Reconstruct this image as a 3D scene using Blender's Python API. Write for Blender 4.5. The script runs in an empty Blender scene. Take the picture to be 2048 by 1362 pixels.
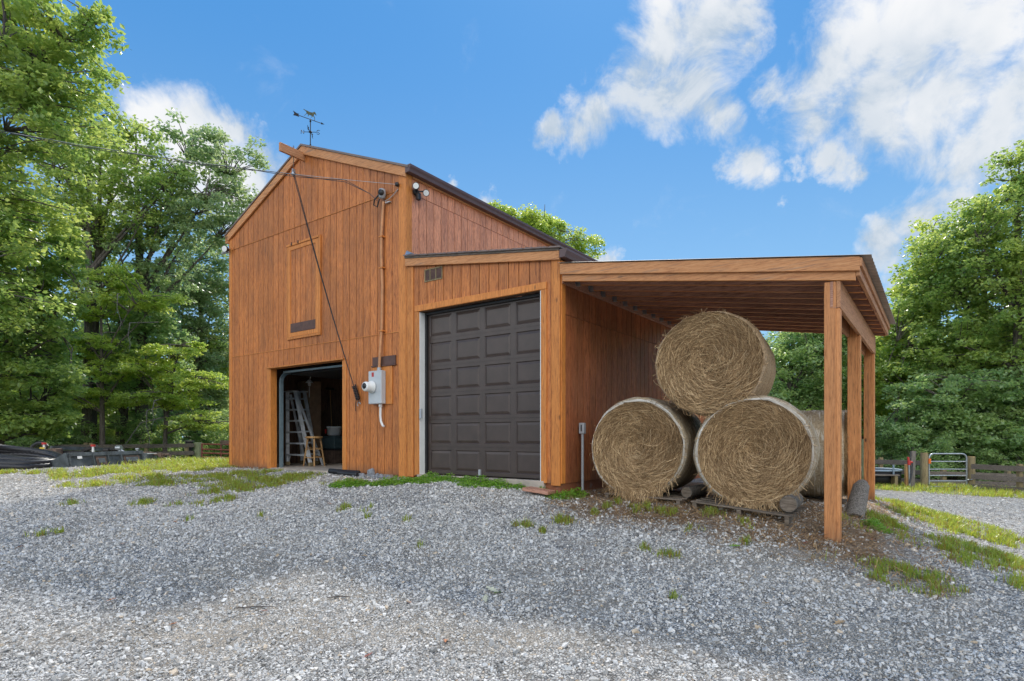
import bpy, bmesh, math, random
import numpy as np
from mathutils import Vector, Matrix
S = bpy.context.scene
COL = S.collection
rad = math.radians

# ------------------------------------------------------------------ camera, world, sun, exposure
cam = bpy.data.cameras.new('camera'); camo = bpy.data.objects.new('camera', cam); COL.objects.link(camo)
camo.location = (0, 0, 1.6); camo.rotation_euler = (rad(90), 0, 0)
cam.sensor_width = 36; cam.lens = 1164 / 2048 * 36; cam.shift_y = 192 / 2048
cam.clip_start = .05; cam.clip_end = 2000
S.camera = camo
S.cycles.diffuse_bounces = 7; S.cycles.transmission_bounces = 8; S.cycles.max_bounces = 12
S.view_settings.view_transform = 'Standard'; S.view_settings.look = 'None'
S.view_settings.exposure = 0.9; S.view_settings.gamma = 1
SUN_EL, SUN_AZ = rad(48), rad(11)          # azimuth measured from +Y towards +X
sun = bpy.data.lights.new('sun', 'SUN'); suno = bpy.data.objects.new('sun', sun); COL.objects.link(suno)
sun.energy = 2.1; sun.angle = rad(3.0); sun.color = (1, .95, .86)
sd = Vector((math.sin(SUN_AZ) * math.cos(SUN_EL), math.cos(SUN_AZ) * math.cos(SUN_EL), math.sin(SUN_EL)))
suno.rotation_euler = sd.to_track_quat('Z', 'Y').to_euler()
suno.location = (5, 10, 30)

def nd(nt, typ, ins=None, **props):
    n = nt.nodes.new(typ)
    for k, v in props.items(): setattr(n, k, v)
    for k, v in (ins or {}).items():
        s = n.inputs[k]
        if isinstance(v, bpy.types.NodeSocket): nt.links.new(v, s)
        else: s.default_value = v
    return n
def c4(c): return tuple(c) if len(c) == 4 else (c[0], c[1], c[2], 1)
def mixc(nt, f, a, b, blend='MIX'):
    n = nt.nodes.new('ShaderNodeMix'); n.data_type = 'RGBA'; n.blend_type = blend
    for i, v in ((0, f), (6, a), (7, b)):
        if isinstance(v, bpy.types.NodeSocket): nt.links.new(v, n.inputs[i])
        else: n.inputs[i].default_value = v if i == 0 else c4(v)
    return n.outputs[2]
def mth(nt, op, a, b=0.0, c=0.0, clamp=False):
    n = nt.nodes.new('ShaderNodeMath'); n.operation = op; n.use_clamp = clamp
    for i, v in enumerate((a, b, c)):
        if isinstance(v, bpy.types.NodeSocket): nt.links.new(v, n.inputs[i])
        else: n.inputs[i].default_value = v
    return n.outputs[0]
def mrange(nt, v, a, b, c=0.0, d=1.0, smooth=True):
    n = nd(nt, 'ShaderNodeMapRange', {'Value': v, 'From Min': a, 'From Max': b, 'To Min': c, 'To Max': d})
    n.interpolation_type = 'SMOOTHSTEP' if smooth else 'LINEAR'
    return n.outputs[0]
def ramp(nt, f, stops):
    n = nt.nodes.new('ShaderNodeValToRGB'); nt.links.new(f, n.inputs[0])
    el = n.color_ramp.elements
    while len(el) < len(stops): el.new(.5)
    for e, (p, c) in zip(el, stops): e.position = p; e.color = c4(c)
    return n.outputs[0]
def noise(nt, vec, scale, detail=4, rough=.55, dist=0.0):
    return nd(nt, 'ShaderNodeTexNoise', {'Vector': vec, 'Scale': scale, 'Detail': detail, 'Roughness': rough, 'Distortion': dist}).outputs[0]
def mapping(nt, vec, sc=(1, 1, 1), loc=(0, 0, 0), rot=(0, 0, 0)):
    return nd(nt, 'ShaderNodeMapping', {'Vector': vec, 'Scale': sc, 'Location': loc, 'Rotation': rot}).outputs[0]

def make_world():
    w = bpy.data.worlds.new('World'); S.world = w; w.use_nodes = True
    nt = w.node_tree; nt.nodes.clear()
    sky = nd(nt, 'ShaderNodeTexSky', sky_type='NISHITA'); sky.sun_disc = False
    sky.sun_elevation = SUN_EL; sky.sun_rotation = SUN_AZ
    sky.air_density = 1.0; sky.dust_density = .3; sky.ozone_density = 3.0
    tc = nd(nt, 'ShaderNodeTexCoord'); dirv = tc.outputs['Generated']
    # distort the direction a little so that cloud outlines break up
    n1 = nd(nt, 'ShaderNodeTexNoise', {'Vector': dirv, 'Scale': 5.0, 'Detail': 7.0, 'Roughness': .62})
    off = nd(nt, 'ShaderNodeVectorMath', {0: n1.outputs['Color'], 1: (.5, .5, .5)}, operation='SUBTRACT').outputs[0]
    off = nd(nt, 'ShaderNodeVectorMath', {0: off, 3: .17}, operation='SCALE').outputs[0]
    d2 = nd(nt, 'ShaderNodeVectorMath', {0: dirv, 1: off}, operation='ADD').outputs[0]
    B = [(1400,60,120),(1320,100,110),(1460,30,80),(1290,180,90),(1220,235,65),(1190,275,45),(1135,272,40),(1340,210,75),(1400,180,75),(1440,245,55),(1500,50,45),
         (1700,120,130),(1820,80,170),(1960,60,170),(1640,200,80),(1560,170,55),(1750,220,110),(1880,190,130),(2000,250,110),(1660,250,65),(2060,180,120),(1930,300,70),
         (1490,320,58),(1530,352,40),(1440,345,34),(1650,335,36),(1600,345,28),(1695,340,30),
         (1790,450,60),(1860,415,75),(1930,370,70),(1770,490,40),(1800,560,60),(1555,408,22),
         (330,240,85),(410,250,72),(480,290,58),(530,330,50),(280,235,60),(400,340,110),(250,340,120),(480,400,100),
         (900,362,20),(975,395,26),(1210,508,24)]
    dens = None
    for px, py, r in B:
        d = Vector(((px-1024)/1164, 1, (873-py)/1164)); L = d.length; d.normalize()
        rr = r / 1164 / L * 1.32
        ds = nd(nt, 'ShaderNodeVectorMath', {0: d2, 1: tuple(d)}, operation='DISTANCE').outputs['Value']
        m = mrange(nt, ds, rr, 0.0, 0, 1, smooth=False)
        dens = m if dens is None else mth(nt, 'SMOOTH_MAX', dens, m, .07)
    # unseen extra-bright clouds added behind the camera to fill the shaded barn front
    for d, rr in (((-.55,-.75,.42), .55), ((.6,-.7,.35), .55), ((0,-.85,.55), .5), ((-.95,-.2,.3), .38), ((.1,-.4,.95), .4)):
        d = Vector(d).normalized()
        ds = nd(nt, 'ShaderNodeVectorMath', {0: d2, 1: tuple(d)}, operation='DISTANCE').outputs['Value']
        m = mrange(nt, ds, rr, 0.0, 0, 1, smooth=False)
        dens = mth(nt, 'SMOOTH_MAX', dens, m, .12)
    n2 = noise(nt, dirv, 11.0, 11, .63, .5)
    n3 = noise(nt, dirv, 4.5, 4, .5)
    n4 = noise(nt, mapping(nt, dirv, (1, 1, 1), (.012, 0, .03)), 11.0, 11, .63, .5)
    dd = mth(nt, 'ADD', dens, mth(nt, 'MULTIPLY', mth(nt, 'MULTIPLY', mth(nt, 'SUBTRACT', n2, .5), 1.9), mrange(nt, dens, -.02, .16)))
    alpha = mrange(nt, dd, .12, .82)
    relief = mrange(nt, mth(nt, 'SUBTRACT', n4, n2), -.12, .16)           # lit side against far side of each billow
    thick = mth(nt, 'MULTIPLY', mrange(nt, n3, .30, .54), mrange(nt, dens, .10, .55))
    shade = mth(nt, 'MULTIPLY', mth(nt, 'ADD', mth(nt, 'MULTIPLY', relief, .5), .6), thick)
    cloud = mixc(nt, shade, (5.25, 5.25, 5.25), (2.9, 3.4, 3.95))
    back = mrange(nt, nd(nt, 'ShaderNodeSeparateXYZ', {0: dirv}).outputs[1], .1, -.4)
    cloud = mixc(nt, back, cloud, (18, 17.6, 16.8))
    skyc = mixc(nt, 1.0, sky.outputs[0], (.62, .90, 1.06), 'MULTIPLY')
    hs = nd(nt, 'ShaderNodeHueSaturation', {'Saturation': 1.0, 'Value': .72, 'Color': skyc}).outputs[0]
    hs = mixc(nt, .75, hs, mixc(nt, mrange(nt, nd(nt, 'ShaderNodeSeparateXYZ', {0: dirv}).outputs[2], .05, .6), (1.85, 3.25, 4.6), (.40, 1.75, 4.1)))
    col = mixc(nt, mth(nt, 'MULTIPLY', alpha, .95), hs, cloud)
    bg = nd(nt, 'ShaderNodeBackground', {'Color': col, 'Strength': .1})
    out = nd(nt, 'ShaderNodeOutputWorld', {'Surface': bg.outputs[0]})
make_world()

# ------------------------------------------------------------------ frames and helpers
UX, UY = 0.80812294, -0.58901384            # barn frame: u runs along the front wall, v runs back, z up
CX, CY = -1.91237113, 10.5
ROT = math.atan2(UY, UX)
def W(u, v): return (CX + u*UX - v*UY, CY + u*UY + v*UX)

class MB:
    """collects shapes for ONE mesh object"""
    def __init__(s): s.v = []; s.f = []; s.r = []; s.sm = []
    def add(s, vs, fs, smooth=False, r=None):
        o = len(s.v); s.v += [tuple(p) for p in vs]; r = random.random() if r is None else r
        for f in fs: s.f.append([i + o for i in f]); s.r.append(r); s.sm.append(smooth)
        return s
    def box(s, x0, x1, y0, y1, z0, z1, r=None):
        return s.add([(x0,y0,z0),(x1,y0,z0),(x1,y1,z0),(x0,y1,z0),(x0,y0,z1),(x1,y0,z1),(x1,y1,z1),(x0,y1,z1)],
              [(0,3,2,1),(4,5,6,7),(0,1,5,4),(1,2,6,5),(2,3,7,6),(3,0,4,7)], r=r)
    def cbox(s, c, size, rot=None, r=None):
        o = len(s.v); h = [q/2 for q in size]
        s.box(-h[0],h[0],-h[1],h[1],-h[2],h[2], r)
        M = (rot if rot else Matrix.Identity(3)).to_3x3()
        for i in range(o, len(s.v)): s.v[i] = tuple(M @ Vector(s.v[i]) + Vector(c))
        return s
    def hexa(s, p, r=None):     # 8 points: bottom ring then top ring
        return s.add(p, [(0,3,2,1),(4,5,6,7),(0,1,5,4),(1,2,6,5),(2,3,7,6),(3,0,4,7)], r=r)
    def bar(s, a, b, w, h, up=(0,0,1), r=None):      # rectangular bar from a to b
        a = Vector(a); b = Vector(b); d = (b-a).normalized(); up = Vector(up)
        x = d.cross(up)
        if x.length < 1e-4: x = d.cross(Vector((1,0,0)))
        x.normalize(); y = x.cross(d).normalized(); x *= w/2; y *= h/2
        return s.hexa([a-x-y, a+x-y, b+x-y, b-x-y, a-x+y, a+x+y, b+x+y, b-x+y], r)
    def tube(s, pts, rr, n=8, closed=False, caps=True, r=None, smooth=True):
        pts = [Vector(p) for p in pts]; N = len(pts)
        rs = rr if isinstance(rr, (list, tuple)) else [rr]*N
        rings = []; prev = None
        for i, p in enumerate(pts):
            t = (pts[(i+1) % N] - pts[i-1]) if closed else (pts[min(i+1,N-1)] - pts[max(i-1,0)])
            t.normalize()
            if prev is None:
                a = t.cross(Vector((0,0,1)))
                if a.length < .05: a = t.cross(Vector((1,0,0)))
            else: a = prev - t*prev.dot(t)
            a.normalize(); prev = a; b = t.cross(a)
            rings.append([p + (a*math.cos(2*math.pi*k/n) + b*math.sin(2*math.pi*k/n))*rs[i] for k in range(n)])
        vs = [q for rg in rings for q in rg]; fs = []
        M = N if closed else N-1
        for i in range(M):
            for k in range(n):
                j = (i+1) % N
                fs.append((i*n+k, i*n+(k+1) % n, j*n+(k+1) % n, j*n+k))
        r = random.random() if r is None else r
        s.add(vs, fs, smooth, r)
        if caps and not closed:
            s.add(rings[0], [tuple(range(n))[::-1]], False, r); s.add(rings[-1], [tuple(range(n))], False, r)
        return s
    def lathe(s, prof, n=20, axis='z', c=(0,0,0), smooth=True, r=None):   # prof: (radius, height)
        vs = []
        for (q, h) in prof:
            for k in range(n):
                a = 2*math.pi*k/n; x, y = q*math.cos(a), q*math.sin(a)
                p = {'z': (x, y, h), 'y': (x, h, -y), 'x': (h, x, y)}[axis]
                vs.append((p[0]+c[0], p[1]+c[1], p[2]+c[2]))
        fs = []
        for i in range(len(prof)-1):
            for k in range(n): fs.append((i*n+k, i*n+(k+1) % n, (i+1)*n+(k+1) % n, (i+1)*n+k))
        return s.add(vs, fs, smooth, r)
    def prism(s, poly, y0, y1, axis='y', r=None):   # poly in the plane across the axis
        n = len(poly)
        def P(p, t): return (p[0], t, p[1]) if axis == 'y' else ((t, p[0], p[1]) if axis == 'x' else (p[0], p[1], t))
        vs = [P(p, y0) for p in poly] + [P(p, y1) for p in poly]
        fs = [tuple(range(n)), tuple(range(2*n-1, n-1, -1))] + [(i, n+i, n+(i+1) % n, (i+1) % n) for i in range(n)]
        return s.add(vs, fs, r=r)
    def mesh(s, name, mat, origin=(0,0,0)):
        m = bpy.data.meshes.new(name)
        ox, oy, oz = origin
        m.from_pydata([(x-ox, y-oy, z-oz) for x, y, z in s.v], [], s.f)
        a = m.attributes.new('rnd', 'FLOAT', 'FACE'); a.data.foreach_set('value', s.r)
        m.polygons.foreach_set('use_smooth', s.sm)
        m.materials.append(mat); m.validate()
        return m

ORG = {}
def tagp(o, label=None, cat=None, group=None, kind=None):
    for k, v in (('label', label), ('category', cat), ('group', group), ('kind', kind)):
        if v: o[k] = v
    return o
def thing(name, label, cat, loc, frame='barn', group=None):
    """Empty at the base of a thing; loc and all its parts are given in the barn frame or in world coordinates"""
    o = bpy.data.objects.new(name, None); COL.objects.link(o); o.empty_display_size = .2
    if frame == 'barn':
        w = W(loc[0], loc[1]); o.location = (w[0], w[1], loc[2]); o.rotation_euler = (0, 0, ROT)
    else: o.location = loc
    ORG[o.name] = loc
    return tagp(o, label, cat, group)
SPLIT = {'corner_board','door_jamb','joint_flashing','hinge','door_trim','rake_board','eave_board','side_rails','rear_legs','brace','rib','direction_arm','jack_head','door_bracket','strap','weather_strip','edge_board','purlin','beam'}
def pieces(mb):
    par = list(range(len(mb.v)))
    def fd(i):
        while par[i] != i: par[i] = par[par[i]]; i = par[i]
        return i
    for f in mb.f:
        for k in f[1:]: par[fd(k)] = fd(f[0])
    out = {}
    for f, r, sm in zip(mb.f, mb.r, mb.sm): out.setdefault(fd(f[0]), []).append((f, r, sm))
    for fs in out.values():
        q = MB(); ids = sorted({i for f, _, _ in fs for i in f}); mp = {j: i for i, j in enumerate(ids)}
        q.v = [mb.v[i] for i in ids]
        for f, r, sm in fs: q.f.append([mp[i] for i in f]); q.r.append(r); q.sm.append(sm)
        yield q
def part(mb, name, mat, parent, bevel=0, label=None):
    if name in SPLIT:
        o = None
        for q in list(pieces(mb)): o = part1(q, name, mat, parent, bevel, label)
        return o
    return part1(mb, name, mat, parent, bevel, label)
def part1(mb, name, mat, parent, bevel=0, label=None):
    org = ORG[parent.name]
    o = bpy.data.objects.new(name, mb.mesh(name, mat, org)); COL.objects.link(o); o.parent = parent
    ORG[o.name] = org
    if bevel: bev(o, bevel)
    if label: o['label'] = label
    return o
def bev(o, w):
    b = o.modifiers.new('bevel', 'BEVEL'); b.width = w; b.segments = 1; b.limit_method = 'ANGLE'
def solo(mb, name, mat, label, cat, loc, frame='barn', group=None, kind=None, bevel=0):
    o = bpy.data.objects.new(name, mb.mesh(name, mat, loc)); COL.objects.link(o)
    if frame == 'barn':
        w = W(loc[0], loc[1]); o.location = (w[0], w[1], loc[2]); o.rotation_euler = (0, 0, ROT)
    else: o.location = loc
    if bevel: bev(o, bevel)
    return tagp(o, label, cat, group, kind)
def np_mesh(name, V, F, mat, rnd=None, smooth=False):
    V = np.asarray(V, np.float32); F = np.asarray(F, np.int32); n, k = F.shape
    m = bpy.data.meshes.new(name)
    m.vertices.add(len(V)); m.vertices.foreach_set('co', V.ravel())
    m.loops.add(n*k); m.loops.foreach_set('vertex_index', F.ravel())
    m.polygons.add(n); m.polygons.foreach_set('loop_start', np.arange(n, dtype=np.int32)*k)
    m.polygons.foreach_set('use_smooth', np.full(n, smooth))
    if rnd is not None:
        a = m.attributes.new('rnd', 'FLOAT', 'FACE'); a.data.foreach_set('value', np.asarray(rnd, np.float32))
    m.update(); m.validate(); m.materials.append(mat)
    return m
def link(name, me, parent=None):
    o = bpy.data.objects.new(name, me); COL.objects.link(o)
    if parent: o.parent = parent
    return o

# ------------------------------------------------------------------ terrain height (thin plate spline)
def b_(u, v, z): p = W(u, v); return (p[0], p[1], z)
TP = np.array([(0,0,0),(-6,2,.06),(6,2,-.12),(0,3.8,0),(-3.3,3.8,.05),(3.4,3.8,-.02),(0,-6,-.05),(-8,-5,.05),(8,-5,-.3),
 b_(6.8,0,.43),b_(3.24,-.1,.71),b_(2.4,-.15,.83),b_(1.2,-.15,.86),b_(0,-.15,.84),b_(-1.5,-.2,.86),b_(-3,-.2,.86),b_(-6.1,-.1,.86),
 b_(-3,4,.8),b_(1.6,4,.7),b_(3.3,1.3,.72),b_(4.8,.3,.685),b_(6.2,.3,.58),b_(5,2,.64),b_(6.8,2.1,.6),b_(6.8,4.4,.5),b_(5,4.5,.58),b_(3.4,7,.6),
 (5.5,6,.12),(6,8,.2),(9,12,.06),(9.7,14,.0),(8,10,.16),(12.5,20,-.12),(15,20,-.19),(20,20,-.32),(25,30,-.7),(10,30,-.4),(10,5,-.25),(12,0,-.5),
 (-12,15.5,.87),(-8.5,14.5,.87),(-10,17.5,.8),(-16,15,.8),(-6,10,.62),(-10,10,.65),(-3,8,.52),(0,7,.42),(-14,11,.65),(-5,6,.28),(-12,5,.3),
 (-15,26,.2),(-20,26,.25),(-8,22,.5),(-10,35,0),(-25,40,0),(-30,15,.6),(0,60,-.5),(60,60,-.7),(-60,60,-.3),(60,0,-.6),(-60,0,.2),(0,-30,-.2),(40,-30,-.4),(-40,-30,0),(0,120,-.5),(80,120,-.5),(-80,120,-.5)])
def Kf(r2): return np.where(r2 > 0, r2*np.log(r2+1e-12)*.5, 0)
TPP = TP[:, :2]; _n = len(TPP)
_A = np.zeros((_n+3, _n+3)); _A[:_n,:_n] = Kf(((TPP[:,None]-TPP[None])**2).sum(-1)) + np.eye(_n)*.3
_A[:_n,_n] = 1; _A[:_n,_n+1:] = TPP; _A[_n,:_n] = 1; _A[_n+1:,:_n] = TPP.T
_s = np.linalg.solve(_A, np.r_[TP[:,2], 0, 0, 0])
def gz(x, y):
    x = np.asarray(x, float); y = np.asarray(y, float)
    out = np.empty(x.shape).ravel(); xr = x.ravel(); yr = y.ravel()
    for i in range(0, xr.size, 20000):
        a = xr[i:i+20000]; b = yr[i:i+20000]
        r2 = (a[:,None]-TPP[:,0])**2 + (b[:,None]-TPP[:,1])**2
        out[i:i+20000] = Kf(r2) @ _s[:_n] + _s[_n] + _s[_n+1]*a + _s[_n+2]*b
    return out.reshape(x.shape)
def g1(x, y): return float(gz(np.array([x]), np.array([y]))[0])
def gb(u, v): return g1(*W(u, v))

# ------------------------------------------------------------------ materials
def mat(name, rough=.6, spec=.5, metal=0.0):
    m = bpy.data.materials.new(name); m.use_nodes = True
    nt = m.node_tree; b = nt.nodes['Principled BSDF']
    b.inputs['Roughness'].default_value = rough; b.inputs['Specular IOR Level'].default_value = spec; b.inputs['Metallic'].default_value = metal
    return m, nt, b
def setc(nt, b, c): nt.links.new(c, b.inputs['Base Color'])
def bump(nt, b, h, strength=.3, dist=.01):
    n = nd(nt, 'ShaderNodeBump', {'Height': h, 'Strength': strength, 'Distance': dist}); nt.links.new(n.outputs[0], b.inputs['Normal'])
def rnd(nt): return nd(nt, 'ShaderNodeAttribute', attribute_name='rnd').outputs['Fac']
def objc(nt): return nd(nt, 'ShaderNodeTexCoord').outputs['Object']

def simple(name, c, rough=.6, metal=0.0, var=.25, scale=9, spec=.5, bmp=.1):
    m, nt, b = mat(name, rough, spec, metal)
    n = noise(nt, objc(nt), scale, 5, .6)
    f = mrange(nt, n, .3, .7, 1-var, 1+var, False)
    col = mixc(nt, 1.0, c, nd(nt, 'ShaderNodeCombineColor', {0: f, 1: f, 2: f}).outputs[0], 'MULTIPLY')
    setc(nt, b, col)
    if bmp: bump(nt, b, n, bmp, .005)
    return m

def wood(name, light, mid, dark, axis='z', rough=.55, spec=.4, grain=1.0, weather=(.16,.13,.11), wamt=.0, plain=False, knots=0, dirt=None, fade=0):
    """stained, rough sawn wood; grain runs along the axis"""
    m, nt, b = mat(name, rough, spec)
    sc = {'z': (9, 9, .55), 'x': (.55, 9, 9), 'y': (9, .55, 9)}[axis]
    oc = objc(nt); r = rnd(nt)
    sh = nd(nt, 'ShaderNodeVectorMath', {0: oc, 1: nd(nt, 'ShaderNodeCombineXYZ', {0: mth(nt,'MULTIPLY',r,37), 1: mth(nt,'MULTIPLY',r,11), 2: mth(nt,'MULTIPLY',r,23)}).outputs[0]}, operation='ADD').outputs[0]
    v = mapping(nt, sh, sc)
    g1_ = noise(nt, v, 2.6, 6, .68, 2.6)                 # broad cathedral grain
    fine = noise(nt, mapping(nt, sh, tuple(6*q if q > 1 else q*13 for q in sc)), 1.3, 4, .75)
    big = noise(nt, oc, .9, 5, .6)
    g = mth(nt, 'ADD', mth(nt, 'MULTIPLY', g1_, .6), mth(nt, 'MULTIPLY', fine, .4))
    lo, hi = (.38, .63) if not plain else (.25, .75)
    col = ramp(nt, mrange(nt, g, lo, hi, 0, 1, False), [(0, dark), (.42, mid), (1, light)])
    tint = mth(nt, 'ADD', mrange(nt, r, 0, 1, .86, 1.10, False), mth(nt, 'MULTIPLY', mth(nt, 'SUBTRACT', big, .5), .5*grain))
    col = mixc(nt, 1.0, col, nd(nt, 'ShaderNodeCombineColor', {0: tint, 1: tint, 2: tint}).outputs[0], 'MULTIPLY')
    if knots:
        kv = nd(nt, 'ShaderNodeTexVoronoi', {'Vector': mapping(nt, sh, tuple(3.2 if q > 1 else 1.5 for q in sc)), 'Scale': 1.0, 'Randomness': 1.0})
        col = mixc(nt, mth(nt, 'MULTIPLY', mrange(nt, kv.outputs['Distance'], .085, .03), knots), col, (.06,.025,.012))
    if wamt:
        wn = noise(nt, mapping(nt, oc, (1.3, 1.3, 1.3) if plain else sc), 2.2, 6, .7)
        col = mixc(nt, mth(nt, 'MULTIPLY', mrange(nt, wn, .62-.12*wamt, .74, 0, 1), wamt), col, weather)
    if fade:
        fn = noise(nt, mapping(nt, oc, (1, 1, .45)), 1.1, 6, .65, .6)
        col = mixc(nt, mth(nt, 'MULTIPLY', mrange(nt, fn, .44, .66), fade), col, mixc(nt, g, (.10,.042,.02), (.34,.14,.055)))
    if dirt:
        zc_ = nd(nt, 'ShaderNodeSeparateXYZ', {0: oc}).outputs[2]
        dm = mth(nt, 'MULTIPLY', mrange(nt, mth(nt, 'ADD', zc_, mth(nt, 'MULTIPLY', mth(nt, 'SUBTRACT', big, .5), .5)), dirt[1], dirt[0]), mrange(nt, fine, .3, .6))
        col = mixc(nt, mth(nt, 'MULTIPLY', dm, .75), col, (.13,.085,.055))
    setc(nt, b, col)
    ro = mrange(nt, g, .3, .7, rough+.12, rough-.12, False); nt.links.new(ro, b.inputs['Roughness'])
    bump(nt, b, g, .35*grain, .006)
    return m

OR_L, OR_M, OR_D = (.70,.255,.060), (.50,.158,.036), (.19,.057,.017)
M = {}
M['siding'] = wood('siding_wood', OR_L, OR_M, OR_D, 'z', .5, .45, 1.25, weather=(.16,.075,.035), wamt=.5, dirt=(-.02,.24), fade=.32)
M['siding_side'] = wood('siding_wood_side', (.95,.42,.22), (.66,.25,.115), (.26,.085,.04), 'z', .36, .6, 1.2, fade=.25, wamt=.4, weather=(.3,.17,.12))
M['paintpipe'] = simple('painted_conduit', (.52,.24,.10), .5)
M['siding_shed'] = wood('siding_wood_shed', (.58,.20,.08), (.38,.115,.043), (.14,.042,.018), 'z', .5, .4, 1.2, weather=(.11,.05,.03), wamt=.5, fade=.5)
M['trim_z'] = wood('trim_wood_upright', (.70,.27,.06), (.57,.20,.043), (.34,.11,.027), 'z', .5, .4, .8, knots=.6)
M['trim_x'] = wood('trim_wood_level', (.74,.36,.15), (.62,.27,.10), (.38,.15,.06), 'x', .5, .4, .8, wamt=.8, knots=.5)
M['trim_clean_and_bounce'] = wood('trim_wood_clean_and_bounce', (.74,.30,.068), (.64,.24,.052), (.44,.15,.034), 'x', .5, .4, .7)
M['beam'] = wood('beam_wood', (.60,.31,.15), (.48,.22,.10), (.27,.12,.06), 'y', .6, .35, .8, wamt=.35)
M['rafter'] = wood('rafter_wood', (.56,.30,.21), (.42,.21,.14), (.20,.095,.065), 'x', .6, .4, 1.0, knots=.8)
M['post'] = wood('post_wood', (.72,.32,.12), (.58,.235,.08), (.32,.12,.042), 'z', .55, .4, .9, knots=.9, dirt=(-.5,-.1))
M['plinth'] = wood('plinth_paint', (.36,.14,.07), (.28,.10,.05), (.2,.09,.06), 'x', .8, .2, 1, weather=(.28,.26,.24), wamt=.9, plain=True)
M['grey_wood'] = wood('weathered_grey_wood', (.30,.27,.235), (.17,.15,.13), (.05,.045,.04), 'z', .85, .2)
M['grey_wood_x'] = wood('weathered_rail_wood', (.26,.22,.19), (.15,.125,.105), (.055,.045,.04), 'x', .85, .2)
M['pallet'] = wood('pallet_wood', (.27,.22,.17), (.16,.125,.095), (.06,.05,.04), 'x', .85, .2)
M['greenpost'] = wood('treated_post_wood', (.34,.36,.20), (.24,.27,.15), (.12,.13,.08), 'z', .8, .2)
M['logpost'] = wood('round_post_wood', (.40,.32,.18), (.27,.21,.115), (.12,.09,.055), 'z', .85, .2)
M['stoolwood'] = wood('stool_wood', (.62,.38,.16), (.5,.28,.11), (.36,.19,.08), 'z', .4, .5, .4)
M['brownboard'] = simple('brown_board', (.10,.048,.036), .55)
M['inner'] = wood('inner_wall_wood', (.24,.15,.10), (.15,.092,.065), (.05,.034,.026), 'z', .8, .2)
M['concrete'] = simple('concrete', (.42,.36,.30), .85, var=.3, scale=3, spec=.2)
M['door'] = simple('garage_door_steel', (.062,.043,.036), .36, var=.16, scale=5, bmp=.03)
M['gutter'] = simple('gutter_brown_metal', (.105,.062,.062), .42, var=.12, scale=3, bmp=0)
M['roofmetal'] = simple('roof_metal', (.36,.31,.27), .5, .2, .2, 2, bmp=0)
M['roofbrown'] = simple('barn_roof_metal', (.20,.15,.13), .5, .2, .25, 2, bmp=0)
M['white'] = simple('white_paint', (.78,.78,.76), .5, var=.06, scale=4)
M['black'] = simple('black_plastic', (.018,.018,.02), .45, var=.2)
M['rubber'] = simple('black_corrugated_pipe', (.022,.022,.026), .38, var=.3)
M['grey'] = simple('grey_painted_steel', (.40,.42,.44), .45, .1, .08, 8, bmp=0)
M['meter'] = simple('meter_box_grey', (.50,.53,.55), .4, .1, .06, 8, bmp=0)
M['galv'] = simple('galvanised_steel', (.38,.41,.44), .35, .75, .2, 14, bmp=0)
M['alu'] = simple('aluminium', (.72,.74,.76), .38, .25, .2, 10, bmp=0)
M['rail'] = simple('door_track_steel', (.22,.30,.34), .45, .4, .15, 8, bmp=0)
M['iron'] = simple('black_iron', (.03,.028,.028), .5, .5, .3)
M['bronze'] = simple('weathered_bronze', (.10,.105,.06), .5, .5, .4, 20)
M['bucket_steel'] = simple('worn_bucket_steel', (.10,.115,.12), .5, .4, .55, 5)
M['rust'] = simple('rusty_steel', (.15,.10,.075), .75, .2, .5, 6)
M['redpaint'] = simple('red_paint', (.5,.035,.03), .4, 0, .15)
M['redgate'] = simple('red_gate_steel', (.26,.075,.06), .5, .1, .3, 4)
M['orange'] = simple('orange_plastic', (.8,.17,.02), .5, 0, .1)
M['cable'] = simple('dark_cable', (.045,.045,.05), .6, 0, .2, bmp=0)
M['lightcable'] = simple('bare_cable', (.42,.42,.42), .4, .5, .2, bmp=0)
M['rope'] = simple('dark_rope', (.035,.03,.03), .9, 0, .3, 60)
M['stone'] = simple('grey_stone', (.24,.25,.27), .85, 0, .45, 14, spec=.2, bmp=.5)
M['teal'] = simple('teal_plastic', (.06,.10,.11), .35, 0, .2)
M['lens'] = simple('lamp_lens', (.75,.75,.72), .15, 0, .05, bmp=0)
M['tank'] = simple('tank_blue_grey', (.24,.31,.37), .5, .1, .15)
M['yellow'] = simple('yellow_paint', (.6,.42,.03), .5)
M['cardboard'] = simple('cardboard', (.28,.17,.10), .85)

def m_bark():
    m, nt, b = mat('bark', .9, .15)
    v = mapping(nt, objc(nt), (7, 7, 1.6)); n = noise(nt, v, 2.0, 6, .65, .6)
    setc(nt, b, ramp(nt, n, [(.3, (.05,.042,.036)), (.55, (.14,.12,.105)), (.8, (.30,.27,.245))])); bump(nt, b, n, .6, .03)
    return m
M['bark'] = m_bark()
def m_leaf(name, d0, d1, t0, t1, dry=.0):
    m = bpy.data.materials.new(name); m.use_nodes = True; nt = m.node_tree; nt.nodes.clear()
    r = rnd(nt)
    dc = mixc(nt, r, d0, d1); tcx = mixc(nt, r, t0, t1)
    if dry:
        k = mrange(nt, r, 1-dry, 1-dry+.01)
        dc = mixc(nt, k, dc, (.35,.22,.05)); tcx = mixc(nt, k, tcx, (.5,.3,.06))
    p = nd(nt, 'ShaderNodeBsdfPrincipled', {'Base Color': dc, 'Roughness': .33, 'Specular IOR Level': .8})
    t = nd(nt, 'ShaderNodeBsdfTranslucent', {'Color': tcx})
    mx = nd(nt, 'ShaderNodeMixShader', {0: .5, 1: p.outputs[0], 2: t.outputs[0]})
    nd(nt, 'ShaderNodeOutputMaterial', {'Surface': mx.outputs[0]})
    return m
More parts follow.
